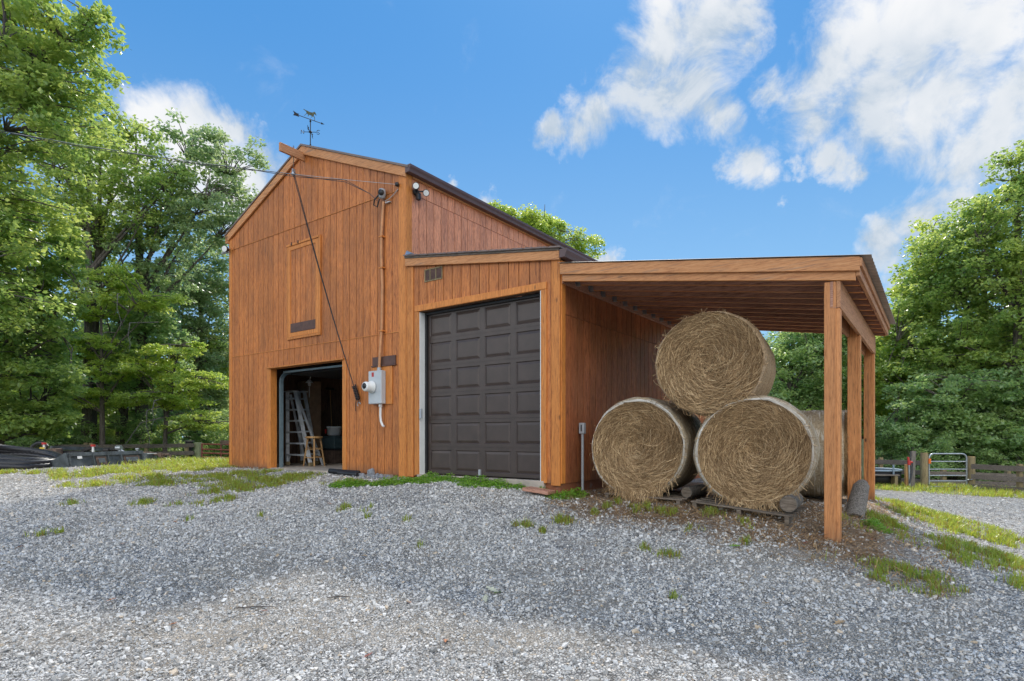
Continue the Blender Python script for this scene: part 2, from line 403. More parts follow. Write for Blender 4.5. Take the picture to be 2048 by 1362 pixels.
M['leaf'] = m_leaf('oak_leaf', (.12,.20,.07), (.34,.45,.13), (.36,.58,.12), (.84,.90,.22))
M['leaf_dark'] = m_leaf('dark_leaf', (.13,.22,.11), (.33,.45,.20), (.36,.60,.18), (.78,.88,.30))
M['leaf_bright'] = m_leaf('bright_leaf', (.16,.26,.055), (.37,.49,.11), (.52,.72,.10), (.90,.94,.20))
M['leaf_grey'] = m_leaf('greyish_leaf', (.14,.22,.12), (.34,.43,.24), (.34,.54,.20), (.74,.82,.36))
M['grass'] = m_leaf('grass_blade', (.16,.25,.035), (.36,.42,.07), (.50,.64,.06), (.84,.82,.12), .16)
M['clover'] = m_leaf('clover_leaf', (.14,.30,.04), (.28,.48,.08), (.36,.62,.06), (.6,.8,.12))

def m_hay(name, a, c, d):
    m, nt, b = mat(name, .75, .25)
    r = rnd(nt); n = noise(nt, objc(nt), 26, 4, .7)
    col = ramp(nt, mth(nt, 'ADD', mth(nt, 'MULTIPLY', r, .75), mth(nt, 'MULTIPLY', n, .3)), [(.1, d), (.5, c), (.95, a)])
    setc(nt, b, col); return m
M['straw'] = m_hay('straw', (.86,.64,.38), (.62,.42,.22), (.18,.105,.05))
M['litter'] = m_hay('straw_litter', (.60,.40,.19), (.38,.225,.11), (.15,.09,.05))
def m_hayface():
    m, nt, b = mat('hay_core', .9, .1)
    n = noise(nt, mapping(nt, objc(nt), (3, 3, 3)), 9, 6, .7, 2.0)
    setc(nt, b, ramp(nt, n, [(.32, (.04,.026,.013)), (.55, (.20,.125,.065)), (.8, (.42,.28,.15))])); bump(nt, b, n, .8, .04)
    return m
M['hayface'] = m_hayface()
def m_net(name, a, c, d, white):
    """net wrap: fine bands running round the bale (object axis y) with hay showing through"""
    m, nt, b = mat(name, .7, .25)
    oc = objc(nt); xyz = nd(nt, 'ShaderNodeSeparateXYZ', {0: oc})
    ang = mth(nt, 'ARCTAN2', xyz.outputs[0], xyz.outputs[2])
    v = nd(nt, 'ShaderNodeCombineXYZ', {0: mth(nt, 'MULTIPLY', ang, 2.2), 1: mth(nt, 'MULTIPLY', xyz.outputs[1], 42), 2: 0.0}).outputs[0]
    n = noise(nt, v, 1.0, 4, .7, .4)
    v2 = nd(nt, 'ShaderNodeCombineXYZ', {0: mth(nt, 'MULTIPLY', ang, 30), 1: mth(nt, 'MULTIPLY', xyz.outputs[1], 30), 2: 0.0}).outputs[0]
    n2 = noise(nt, v2, 1.0, 4, .75)
    col = ramp(nt, n2, [(.3, d), (.52, c), (.75, a)])
    col = mixc(nt, mth(nt, 'MULTIPLY', mrange(nt, n, .5, .66), .75), col, white)
    setc(nt, b, col); bump(nt, b, mth(nt, 'ADD', n, n2), .5, .01)
    return m
M['net'] = m_net('net_wrap', (.58,.48,.34), (.40,.31,.20), (.19,.13,.075), (.74,.69,.60))
M['net_old'] = m_net('net_wrap_faded', (.62,.46,.29), (.43,.295,.17), (.16,.10,.055), (.60,.47,.34))

def m_ground():
    m, nt, b = mat('gravel_ground', .9, .2)
    oc = objc(nt)
    vor = nd(nt, 'ShaderNodeTexVoronoi', {'Vector': oc, 'Scale': 42.0, 'Randomness': 1.0})
    vd = nd(nt, 'ShaderNodeTexVoronoi', {'Vector': oc, 'Scale': 42.0, 'Randomness': 1.0}, feature='DISTANCE_TO_EDGE')
    rr = nd(nt, 'ShaderNodeSeparateColor', {0: vor.outputs['Color']}).outputs[0]
    stone = ramp(nt, rr, [(0, (.23,.22,.21)), (.35, (.43,.415,.395)), (.7, (.60,.58,.55)), (.93, (.72,.70,.665)), (1, (.54,.42,.29))])
    vb = nd(nt, 'ShaderNodeTexVoronoi', {'Vector': oc, 'Scale': 15.0, 'Randomness': 1.0}); rb = nd(nt, 'ShaderNodeSeparateColor', {0: vb.outputs['Color']}).outputs[1]; fb = mrange(nt, rb, 0, 1, .62, 1.35, False)
    stone = mixc(nt, 1.0, stone, nd(nt, 'ShaderNodeCombineColor', {0: fb, 1: fb, 2: fb}).outputs[0], 'MULTIPLY')
    edge = mrange(nt, vd.outputs['Distance'], 0, .12, .32, 1, False)
    stone = mixc(nt, 1.0, stone, nd(nt, 'ShaderNodeCombineColor', {0: edge, 1: edge, 2: edge}).outputs[0], 'MULTIPLY')
    big = noise(nt, oc, .55, 5, .6)
    mid = noise(nt, oc, 2.4, 5, .65)
    dust = mth(nt, 'MULTIPLY', mrange(nt, mth(nt, 'ADD', mth(nt, 'MULTIPLY', big, .6), mth(nt, 'MULTIPLY', mid, .4)), .44, .62), .75)
    fines = mixc(nt, noise(nt, oc, 90, 3, .7), (.30,.26,.21), (.56,.49,.40))
    col = mixc(nt, dust, stone, fines)
    xy_ = nd(nt, 'ShaderNodeSeparateXYZ', {0: oc}); tx, ty = xy_.outputs[0], xy_.outputs[1]
    tq = mth(nt, 'ADD', mth(nt, 'SUBTRACT', ty, mth(nt, 'MULTIPLY', tx, .09)), mth(nt, 'MULTIPLY', mth(nt, 'SINE', mth(nt, 'MULTIPLY', tx, .7)), .25))
    tf = mth(nt, 'ABSOLUTE', mth(nt, 'SUBTRACT', mth(nt, 'FRACT', mth(nt, 'ADD', mth(nt, 'DIVIDE', mth(nt, 'SUBTRACT', tq, 2.9), 1.55), .5)), .5))
    tk = mth(nt, 'MULTIPLY', mth(nt, 'MULTIPLY', mrange(nt, mth(nt, 'ADD', tf, mth(nt, 'MULTIPLY', mth(nt, 'SUBTRACT', mid, .5), .8)), .22, .0), mrange(nt, ty, 6.6, 5.8)), .45)
    col = mixc(nt, tk, col, fines)
    at = nd(nt, 'ShaderNodeAttribute', attribute_name='zone'); z = nd(nt, 'ShaderNodeSeparateColor', {0: at.outputs['Color']})
    br = mth(nt, 'MULTIPLY', mth(nt, 'SUBTRACT', mid, .5), 1.3)
    straw = mixc(nt, noise(nt, oc, 45, 5, .75), (.17,.12,.085), (.52,.38,.25))
    soil = mixc(nt, noise(nt, oc, 30, 5, .7), (.07,.075,.03), (.20,.19,.09))
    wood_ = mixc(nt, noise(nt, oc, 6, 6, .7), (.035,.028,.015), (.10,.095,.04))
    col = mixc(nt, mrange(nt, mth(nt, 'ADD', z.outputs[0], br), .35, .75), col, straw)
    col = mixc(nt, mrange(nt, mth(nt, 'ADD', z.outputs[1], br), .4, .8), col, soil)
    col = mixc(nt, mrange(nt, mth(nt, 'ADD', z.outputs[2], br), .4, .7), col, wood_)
    setc(nt, b, col)
    h = mth(nt, 'ADD', mrange(nt, vd.outputs['Distance'], 0, .25, 0, 1, False), mth(nt, 'MULTIPLY', rr, .5))
    bump(nt, b, h, .8, .02)
    return m
M['ground'] = m_ground()
def m_gravel():
    m, nt, b = mat('gravel_stone', .85, .25)
    r = rnd(nt); n = noise(nt, objc(nt), 120, 3, .6)
    col = ramp(nt, r, [(0, (.26,.25,.235)), (.25, (.44,.425,.40)), (.6, (.60,.58,.55)), (.86, (.71,.685,.65)), (.94, (.78,.755,.71)), (1, (.58,.45,.31))])
    f = mrange(nt, n, .3, .7, .8, 1.15, False)
    setc(nt, b, mixc(nt, 1.0, col, nd(nt, 'ShaderNodeCombineColor', {0: f, 1: f, 2: f}).outputs[0], 'MULTIPLY'))
    return m
M['gravel'] = m_gravel()

# ------------------------------------------------------------------ ground
GRASS = [(-8.12,13.62,1.52,1.04),(-9.11,12.42,.64,.75),(-7.52,14.5,.5,1.32),(-10.22,12.74,.33,.42),(-11.04,12.8,.2,.44),(-7.89,10.88,.51,.33),(-7.18,11.7,.9,.43),(-6.55,10.98,.57,.29),(-5.6,11.98,.72,.55),(-4.64,10.72,.87,.77),(-4.9,9.94,.51,.3),(-4.16,11.16,.43,.53),(-5.82,11.22,.39,.27),(-6.84,9.08,.14,.19),(-5.79,9.12,.17,.21),(-5.17,8.92,.11,.12),(-4.71,8.92,.19,.2),(-4.48,9.16,.24,.2),(-5.81,7.24,.19,.18),(-3.41,8.04,.1,.08),(-4.34,7.84,.05,.08),(-2.34,8.14,.1,.13),(-2.03,8.08,.09,.2),(-1.34,7.5,.08,.07),(-1.91,7.68,.04,.09),(-1.04,6.6,.05,.09),(.14,7.24,.15,.1),(.6,7.36,.18,.13),(.37,6.98,.05,.06),(1.41,6.28,.08,.08),(1.65,6.08,.13,.1),(1.43,5.12,.05,.05),(-2.92,10.16,.35,.17),(1.29,7.8,.08,.15),(1.6,7.66,.09,.22),(1.48,8.12,.06,.17),(2.01,7.46,.18,.18),(1.79,7.8,.07,.23),(2.51,7.26,.16,.2),(2.75,6.9,.09,.18),(2.57,6.34,.08,.07),(1.08,7.58,.06,.09),(2.19,6.78,.17,.1),(6.87,9.06,.7,1.02),(7.04,8.48,.44,.58),(5.27,6.84,.53,.43),(5.74,6.78,.29,.7),(3.79,5.68,.37,.27),(3.91,5.32,.27,.11),(6.4,9.24,.32,.4),(6.86,10.42,.22,1.3),(5.02,6.24,.27,.26),(4.93,5.68,.2,.2),(4.9,7.7,.2,.4),(4.24,7.3,.09,.3),(4.65,6.74,.14,.12),(3.29,6.0,.13,.06)]
BIGGRASS = [(-8.6,16.2,1.6,1.6),(-11.5,20.5,4,3.2),(-7.6,15.4,.8,1.6),(-17,22,4,3.5),(-7.2,18.5,1.2,3),
            (14.5,20,3.2,2.0),(17.5,18.3,2.4,2.0),(11.3,20.5,2.2,2.6),(15.2,17.6,1.6,.7),(19.5,16.5,2,2)]
CLOVER = [(-2.76,9.92,.34,.21),(-1.98,9.86,.42,.24),(-1.4,9.92,.34,.4),(-.98,9.98,.34,.45),(-.54,9.5,.38,.5),(-.16,9.3,.29,.42),(.13,9.1,.16,.28),(.46,8.76,.11,.13),(.77,8.48,.28,.16),(.98,8.68,.16,.2),(4.51,7.22,.12,.2)]
def inbarn(x, y, m=0.0):
    dx = x-CX; dy = y-CY; u = dx*UX+dy*UY; v = -dx*UY+dy*UX
    return (u > -6.1-m) & (u < 3.26+m) & (v > -m) & (v < 7.3+m)
def build_ground():
    def axis(lo, hi, a, b, fine):
        xs = list(np.arange(a, b+1e-6, fine)); s = fine; x = b
        while x < hi: s *= 1.18; x += s; xs.append(min(x, hi))
        s = fine; x = a
        while x > lo: s *= 1.18; x -= s; xs.insert(0, max(x, lo))
        return np.unique(np.array(xs))
    X = axis(-400, 400, -13, 13, .14); Y = axis(-200, 700, 1.5, 16, .14)
    gx, gy = np.meshgrid(X, Y)
    r = np.hypot(gx, gy-10); k = np.clip((r-60)/60, 0, 1)
    h = gz(np.clip(gx, -90, 90), np.clip(gy, -60, 140)); h = h*(1-k) + (-.5)*k
    rs = np.random.RandomState(3)
    h += (np.sin(gx*2.1+gy*.7)*np.sin(gy*1.7-gx*.4)*.012 + np.sin(gx*5.3+1)*np.sin(gy*4.7)*.004)
    h = np.where(inbarn(gx, gy, -.15), h-.35, h)
    V = np.stack([gx, gy, h], -1).reshape(-1, 3); nx = len(X)
    i = np.arange(len(Y)-1)[:, None]*nx + np.arange(nx-1)[None]
    F = np.stack([i, i+1, i+nx+1, i+nx], -1).reshape(-1, 4)
    me = np_mesh('ground', V, F, M['ground'], smooth=True)
    x, y = V[:,0], V[:,1]; dx = x-CX; dy = y-CY; u = dx*UX+dy*UY; v = -dx*UY+dy*UX
    def box(a, lo, hi, s): return np.clip((a-lo)/s+.5, 0, 1)*np.clip((hi-a)/s+.5, 0, 1)
    straw = box(u, 3.3, 7.5, .9)*box(v, -.75, 5.2, .9)*.8
    gr = np.zeros(len(V))
    for (px, py, a, b) in GRASS+BIGGRASS: gr = np.maximum(gr, np.clip(1.5-1.1*np.hypot((x-px)/a, (y-py)/b), 0, 1)*.85)
    gr = np.where(y < 11, gr*.6, gr)
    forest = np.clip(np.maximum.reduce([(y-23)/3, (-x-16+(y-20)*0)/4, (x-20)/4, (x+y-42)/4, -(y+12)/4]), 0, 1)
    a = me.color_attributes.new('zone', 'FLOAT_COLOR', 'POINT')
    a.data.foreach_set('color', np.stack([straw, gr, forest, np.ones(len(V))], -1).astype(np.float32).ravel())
    o = link('ground', me); tagp(o, 'grey gravel yard sloping gently up to the orange barn', 'ground', kind='structure')
build_ground()

def build_gravel():
    rs = np.random.RandomState(11)
    pts = []
    N = 520000
    y = 2.3 + 8.7*rs.rand(N)**.9; x = (rs.rand(N)*2-1)*1.02*(y+.6)
    keep = (rs.rand(N) < np.clip((y+.6)/11.5, 0, 1)*np.clip((11.5-y)/3.5, .12, 1)) & ~inbarn(x, y, .06)
    dx = x-CX; dy = y-CY; u = dx*UX+dy*UY; v = -dx*UY+dy*UX
    strawz = (u > 3.2) & (u < 7.6) & (v > -.8)
    for (gx_, gy_, a_, b_2) in GRASS:
        if a_ > .12: keep &= ~((((x-gx_)/a_)**2+((y-gy_)/b_2)**2 < 1.2) & (rs.rand(N) < .6))
    keep &= ~(strawz & (rs.rand(N) > np.where(v < -.1, .5, .2)))
    x, y = x[keep], y[keep]
    n2 = 130000                      # coarser scatter on the far drives
    y2 = rs.uniform(8.5, 18.5, n2); x2 = (rs.rand(n2)*2-1)*1.0*y2
    u2 = (x2-CX)*UX+(y2-CY)*UY; v2 = -(x2-CX)*UY+(y2-CY)*UX
    k2 = ~inbarn(x2, y2, .06) & ((x2 < -3.2) | (u2 > 7.3)) & ~((x2 < -3) & (y2 > 16.5))
    x = np.r_[x, x2[k2]]; y = np.r_[y, y2[k2]]
    # thin the stones in dusty patches
    pn = np.sin(x*1.3+y*.6+2)*np.sin(y*1.1-x*.5) + .5*np.sin(x*3.1+y*2.3)*np.sin(y*2.9-x*1.7)
    trk = np.abs(((y-2.9-.09*x+.25*np.sin(x*.7))/1.55+.5) % 1-.5)      # two shallow wheel tracks crossing the yard
    k2 = rs.rand(len(x)) < np.where((trk+.09*np.sin(x*2.3+y*3)*np.sin(x*5.1-y*2)+.05*rs.randn(len(x)) < .13) & (y < 6.4), .55, np.where(pn > .35, .55, 1.0))
    x, y = x[k2], y[k2]; n = len(x)
    s = np.clip(np.exp(rs.randn(n)*.45)*.0085, .004, .026)
    base = np.array([(-1,-1,-1),(1,-1,-1),(1,1,-1),(-1,1,-1),(-1,-1,1),(1,-1,1),(1,1,1),(-1,1,1)], float)*.62
    s *= np.clip(.8+y*.02, .85, 1.05)
    P = base[None] + rs.uniform(-.42, .42, (n, 8, 3))
    P *= s[:,None,None]*np.stack([rs.uniform(.8,1.5,n), rs.uniform(.7,1.2,n), rs.uniform(.45,.85,n)], -1)[:,None]
    q = rs.randn(n, 4); q[:, 1:3] *= .35; q /= np.linalg.norm(q, axis=1)[:,None]
    w_, a, b, c = q.T
    R = np.stack([1-2*(b*b+c*c), 2*(a*b-c*w_), 2*(a*c+b*w_), 2*(a*b+c*w_), 1-2*(a*a+c*c), 2*(b*c-a*w_), 2*(a*c-b*w_), 2*(b*c+a*w_), 1-2*(a*a+b*b)], -1).reshape(n,3,3)
    P = np.einsum('nij,nkj->nki', R, P)
    z = gz(x, y) + np.sin(x*2.1+y*.7)*np.sin(y*1.7-x*.4)*.012 + s*rs.uniform(.05,.45,n)
    P += np.stack([x, y, z], -1)[:,None]
    f = np.array([(0,3,2,1),(4,5,6,7),(0,1,5,4),(1,2,6,5),(2,3,7,6),(3,0,4,7)])
    F = (np.arange(n)[:,None,None]*8 + f[None]).reshape(-1,4)
    me = np_mesh('gravel', P.reshape(-1,3), F, M['gravel'], np.repeat(rs.rand(n), 6))
    tagp(link('gravel', me), 'loose crushed grey stone spread over the whole yard', 'gravel', kind='stuff')
build_gravel()

# ------------------------------------------------------------------ barn
def cells(a0, a1, pitch, extra, gap, rs):
    """strip edges along a wall; (left, right, gapL, gapR)"""
    es = [a0]
    if pitch:
        n = max(1, round((a1-a0)/pitch)); p = (a1-a0)/n
        es = [a0 + i*p for i in range(n+1)]
    else: es = [a0, a1]
    g = {round(e, 4): gap for e in es}
    for e in extra:
        if a0 < e < a1 and all(abs(e-q) > .03 for q in es): es.append(e); g[round(e, 4)] = 0
    es.sort()
    ids = 0; out = []
    for i in range(len(es)-1):
        gl = g.get(round(es[i], 4), 0); gr = g.get(round(es[i+1], 4), 0)
        if gl: ids += 1
        out.append((es[i]+gl/2, es[i+1]-gr/2, ids))
    return out
def siding(mb, plane, a0, a1, zb, zt, openings=(), seams=(), pitch=.2, gap=.013, out=0.0, thick=.02, seed=1):
    """vertical grooved boards. plane 'front': a=u, face looks to -v at v=out; plane 'right': a=v, face looks to +u at u=out"""
    rs = random.Random(seed); tones = {}
    ex = [e for o in openings for e in o[:2]]
    for (l, r, k) in cells(a0, a1, pitch, ex, gap, rs):
        t = tones.setdefault(k, rs.random())
        m = (l+r)/2
        top = min(zt(l), zt(r))
        cuts = sorted([(zo, zc) for (ua, ub, zo, zc) in openings if ua < m < ub] + [(s-.005, s+.005) for s in seams if s < top-.1])
        z = zb; iv = []
        for (p, q) in cuts:
            if p > z: iv.append((z, p))
            z = max(z, q)
        iv.append((z, None))
        for j, (p, q) in enumerate(iv):
            tl, tr = (zt(l), zt(r)) if q is None else (q, q)
            if min(tl, tr) <= p: continue
            rr = (t + .37*sum(1 for s in seams if p > s-.02)) % 1
            if plane == 'front':
                mb.hexa([(l,out,p),(r,out,p),(r,out+thick,p),(l,out+thick,p),(l,out,tl),(r,out,tr),(r,out+thick,tr),(l,out+thick,tl)], rr)
            else:
                mb.hexa([(out-thick,l,p),(out,l,p),(out,r,p),(out-thick,r,p),(out-thick,l,tl),(out,l,tl),(out,r,tr),(out-thick,r,tr)], rr)
    return mb

def ridge(u): return 7.78 - .415*abs(u+3.1)
def shedz(u): return 4.83 - .1425*u
D0, D1 = -4.356, -1.76        # doorway
G0, G1 = .34, 2.917           # garage door opening
barn = thing('barn', 'orange brown wooden barn with gabled hay loft, garage bay and open lean-to', 'barn', (-1.5, 0, .86))

mb = MB()
ops = [(D0, D1, .5, 3.14)]
siding(mb, 'front', -6.06, -.16, .86, lambda u: ridge(u)-.10, ops, (3.51, 6.09), seed=4)
front = part(mb, 'front_wall', M['siding'], barn)
mb = MB()
siding(mb, 'front', -6.06, 0, .80, lambda u: ridge(u)-.12, ops, (), pitch=0, gap=0, out=.016, thick=.12)
part(mb, 'wall_sheathing', M['inner'], front)
mb = MB(); mb.box(-6.10, -6.06, -.012, .14, .86, 6.36); mb.box(-6.06, -5.98, -.012, -.0005, .86, 6.36)
mb.box(-.17, -.0, -.02, .10, .86, 6.34); mb.box(0, .022, -.02, .13, 4.9, 6.34); mb.box(0, .03, -.016, .05, .86, 4.72)
part(mb, 'corner_board', M['trim_z'], front, .004)
# flashing strip over the two siding joints
mb = MB()
for z in (3.512, 6.092): mb.hexa([(-6.05,-.012,z-.006),(-.17,-.012,z-.006),(-.17,.012,z+.004),(-6.05,.012,z+.004),(-6.05,-.012,z),(-.17,-.012,z),(-.17,.012,z+.012),(-6.05,.012,z+.012)])
part(mb, 'joint_flashing', M['trim_clean_and_bounce'], front)

mb = MB(); siding(mb, 'right', .13, 7.25, 4.55, lambda v: 6.44, (), (6.03,), seed=9)
rw = part(mb, 'side_wall', M['siding_side'], barn)
mb = MB(); mb.box(-.13, -.018, .14, 7.25, .8, 6.4); mb.box(-6.08, -5.98, .14, 7.25, .8, 6.4)
mb.prism([(-6.08,.8),(0,.8),(0,6.38),(-3.1,7.66),(-6.08,6.42)], 7.25, 7.35)
mb.box(-2.0, -1.9, .2, 7.2, .9, 3.6); mb.box(-5.97, -.14, 4.2, 4.3, .9, 3.6)
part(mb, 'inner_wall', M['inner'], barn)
mb = MB(); mb.box(-5.97, -.14, .14, 7.24, 3.5, 3.62)
for i in range(9): mb.box(-5.97, -2.0, .5+i*.42, .55+i*.42, 3.28, 3.5)
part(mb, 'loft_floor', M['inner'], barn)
mb = MB(); mb.box(-6.0, -.15, .0, 7.2, .6, .90); mb.box(D0, D1, -.05, .0, .6, .885)
part(mb, 'floor_slab', M['concrete'], barn)

# roof of the tall barn
mb = MB()
mb.hexa([(-6.22,-.07,ridge(-6.22)-.04),(-3.1,-.07,7.74),(-3.1,7.5,7.74),(-6.22,7.5,ridge(-6.22)-.04),(-6.22,-.07,ridge(-6.22)),(-3.1,-.07,7.78),(-3.1,7.5,7.78),(-6.22,7.5,ridge(-6.22))], .5)
mb.hexa([(-3.1,-.07,7.74),(.12,-.07,ridge(.12)-.04),(.12,7.5,ridge(.12)-.04),(-3.1,7.5,7.74),(-3.1,-.07,7.78),(.12,-.07,ridge(.12)),(.12,7.5,ridge(.12)),(-3.1,7.5,7.78)], .5)
roof = part(mb, 'roof', M['roofbrown'], barn)
mb = MB()
for a, b in ((-6.2, -3.1), (-3.1, .03)):
    mb.hexa([(a,-.05,ridge(a)-.215),(b,-.05,ridge(b)-.215),(b,-.013,ridge(b)-.215),(a,-.013,ridge(a)-.215),(a,-.05,ridge(a)-.042),(b,-.05,ridge(b)-.042),(b,-.013,ridge(b)-.042),(a,-.013,ridge(a)-.042)])
part(mb, 'rake_board', M['trim_x'], roof, .004)
mb = MB(); mb.box(.0005, .035, .14, 7.4, 6.30, 6.44); mb.box(-6.2, -6.09, -.05, 7.4, 6.28, 6.44)
part(mb, 'eave_board', M['trim_x'], roof)
gprof = [(.04,6.46),(.17,6.46),(.17,6.42),(.15,6.38),(.14,6.33),(.04,6.33)]
mb = MB(); mb.prism(gprof, -.06, 7.4); part(mb, 'gutter', M['gutter'], roof)

# hoist beam over the loft door
mb = MB(); mb.box(-3.085, -3.035, -.58, .02, 7.41, 7.585); part(mb, 'hoist_beam', M['beam'], barn, .004)

# loft door
mb = MB(); x0, x1, z0, z1 = -3.66, -2.478, 3.69, 5.75
siding(mb, 'front', x0+.11, x1-.15, z0+.13, lambda u: z1-.12, (), (), pitch=.2, out=-.012, thick=.01, seed=21)
ld = part(mb, 'loft_door', M['siding'], barn)
mb = MB()
mb.box(x0, x1, -.035, -.001, z0, z0+.05); mb.box(x1-.05, x1, -.035, -.001, z0+.05, z1); mb.box(x0, x1-.05, -.042, -.001, z1-.05, z1); mb.box(x0, x0+.03, -.03, -.001, z0+.05, z1-.05)
mb.box(x0+.03, x0+.125, -.028, -.001, z0+.05, z1-.05); mb.box(x1-.165, x1-.062, -.028, -.001, z0+.055, z1-.06); mb.box(x0+.125, x1-.165, -.027, -.001, z0+.055, z0+.14); mb.box(x0+.125, x1-.165, -.027, -.001, z1-.14, z1-.055)
part(mb, 'door_frame', M['trim_z'], ld, .003)
mb = MB(); mb.box(x0+.13, x1-.17, -.024, -.013, z0+.15, z0+.34); part(mb, 'bottom_panel', M['brownboard'], ld)
mb = MB()
for x in (x0+.18, x0+.42): mb.box(x, x+.03, -.05, -.043, z1-.045, z1+.02)
part(mb, 'hinge', M['iron'], ld)

# doorway
mb = MB()
mb.box(D0-.002, D0+.03, -.008, .15, .87, 3.135); mb.box(D1-.03, D1+.09, -.014, .15, .87, 3.135)
mb.box(D0-.06, D1+.04, -.05, .15, 3.12, 3.15); mb.box(D0-.10, D0-.003, -.012, -.0005, .87, 3.12)
dr = part(mb, 'doorway_frame', M['trim_z'], barn, .003)
mb = MB()
pts = [(D0+.06,.24,.9),(D0+.06,.24,2.85)] + [(D0+.06,.24+.22*(1-math.cos(a)),2.85+.22*math.sin(a)) for a in (.4,.8,1.2,1.57)] + [(D0+.06,2.6,3.08)]
for i in range(len(pts)-1): mb.bar(pts[i], pts[i+1], .075, .05, up=(1,0,0) if i == 0 else (1,0,.01))
mb.box(D0+.1, D1-.05, .26, .30, 3.04, 3.08)
part(mb, 'door_track', M['rail'], dr)
mb = MB(); mb.box(D0+.1, D1-.06, .45, 2.5, 3.02, 3.06); part(mb, 'overhead_door', M['black'], dr)

# ---- garage bay
mb = MB(); gops = [(G0-.10, G1+.10, .5, 3.915)]
siding(mb, 'front', .13, 3.09, .90, lambda u: shedz(u)-.10, gops, (), seed=31)
gw = part(mb, 'garage_wall', M['siding'], barn)
mb = MB(); siding(mb, 'front', .035, 3.22, .90, lambda u: shedz(u)-.09, [(G0, G1, .5, 3.81)], (), pitch=0, gap=0, out=.016, thick=.1)
part(mb, 'wall_sheathing', M['inner'], gw)
mb = MB(); mb.box(.035, .13, -.010, .01, .88, 4.7); mb.box(.135, .20, -.018, -.0005, .88, 4.69); mb.box(3.10, 3.252, -.02, .01, .87, 4.24); mb.box(3.242, 3.268, .012, .12, .9, 4.2)
part(mb, 'corner_board', M['trim_z'], gw, .004)
mb = MB(); mb.box(G0-.10, G0-.001, -.022, .10, .92, 3.81); mb.box(G1+.001, G1+.10, -.022, .10, .90, 3.81); mb.box(G0-.10, G1+.10, -.026, .10, 3.812, 3.92)
part(mb, 'door_trim', M['trim_z'], gw, .004)
mb = MB(); mb.box(G0, G0+.014, .0, .15, .93, 3.80); mb.box(G1-.014, G1, -.015, .12, .93, 3.80)
part(mb, 'door_jamb', M['white'], gw)
# panelled steel door
mb = MB(); dv = .17; z0 = .945; sh = (3.795-z0)/6; pw = (G1-G0-.03)/4; ua = G0+.015
for r_ in range(6):
    zb = z0+r_*sh
    for c_ in range(4):
        l = ua+c_*pw; r = l+pw; b, t = zb, zb+sh
        il, ir, ib, it = l+(.05 if c_ else .07), r-(.05 if c_ < 3 else .06), b+.058, t-.058
        jl, jr, jb, jt = il+.014, ir-.014, ib+.014, it-.014
        kl, kr, kb, kt = jl+.035, jr-.035, jb+.040, jt-.040
        ring = lambda a, bb, c, d, y: [(a,y,c),(bb,y,c),(bb,y,d),(a,y,d)]
        vs = ring(l,r,b+.002,t-.002,dv)+ring(il,ir,ib,it,dv)+ring(jl,jr,jb,jt,dv+.014)+ring(kl,kr,kb,kt,dv+.002)
        fs = []
        for q in range(3):
            for e in range(4): fs.append((q*4+e, q*4+(e+1) % 4, q*4+4+(e+1) % 4, q*4+4+e))
        fs.append((12,13,14,15)); mb.add(vs, fs, r=.5)
    mb.box(ua, G1-.015, dv+.006, dv+.04, zb-.001, zb+.004, .3)
gd = part(mb, 'garage_door', M['door'], barn)
mb = MB(); mb.box(G0+.015, G0+.055, .12, .168, .95, 3.80); mb.box(G0+.055, G1-.015, .12, .165, 3.765, 3.80)
part(mb, 'weather_strip', M['black'], gd)
mb = MB(); mb.box(1.57, 1.61, .14, .168, .95, 1.05); mb.box(G0+.03, G0+.075, -.035, .0, 1.92, 2.09); part(mb, 'door_bracket', M['grey'], gd)
mb = MB(); mb.box(G0+.015, G1-.015, dv+.041, dv+.08, .94, 3.8); part(mb, 'door_backing', M['black'], gd)
# vent
mb = MB()
mb.box(.475,.895,-.014,-.001,4.305,4.325); mb.box(.475,.895,-.014,-.001,4.505,4.525)
for x in (.475,.60,.735,.88): mb.box(x, x+.018, -.013, -.001, 4.325, 4.505)
v_ = part(mb, 'vent', M['logpost'], gw)
mb = MB(); mb.box(.49,.88,-.004,-.0008,4.326,4.504)
for i in range(7): mb.box(.49,.88,-.010,-.0045,4.335+i*.024,4.343+i*.024)
part(mb, 'vent_grille', M['brownboard'], v_)
# garage roof: corrugated sheet with a wavy front edge
mb = MB(); n = 44
for i in range(n):
    a = .03+i*(3.30-.03)/n; b = a+(3.30-.03)/n; wv = .008*math.sin(i*2.1)+.005*math.sin(i*.7)
    mb.hexa([(a,-.10,shedz(a)+.0),(b,-.10,shedz(b)+.0),(b,7.3,shedz(b)),(a,7.3,shedz(a)),(a,-.10+wv,shedz(a)+.022+wv),(b,-.10-wv*.5,shedz(b)+.022-wv*.6),(b,7.3,shedz(b)+.02),(a,7.3,shedz(a)+.02)], .5)
gr = part(mb, 'garage_roof', M['roofbrown'], barn)
mb = MB(); a, b = .035, 3.262
mb.hexa([(a,-.06,shedz(a)-.17),(b,-.06,shedz(b)-.17),(b,-.021,shedz(b)-.17),(a,-.021,shedz(a)-.17),(a,-.06,shedz(a)-.035),(b,-.06,shedz(b)-.035),(b,-.021,shedz(b)-.035),(a,-.021,shedz(a)-.035)])
part(mb, 'rake_board', M['trim_x'], gr, .004)
mb = MB(); a, b = .035, 3.262
mb.hexa([(a,-.075,shedz(a)-.034),(b,-.075,shedz(b)-.034),(b,-.02,shedz(b)-.034),(a,-.02,shedz(a)-.034),(a,-.075,shedz(a)-.002),(b,-.075,shedz(b)-.002),(b,-.02,shedz(b)-.002),(a,-.02,shedz(a)-.002)])
part(mb, 'drip_batten', M['grey_wood_x'], gr)
mb = MB(); mb.prism([(3.275,4.34),(3.40,4.34),(3.40,4.31),(3.375,4.26),(3.365,4.22),(3.275,4.22)], -.07, 7.3); part(mb, 'gutter', M['gutter'], gr)
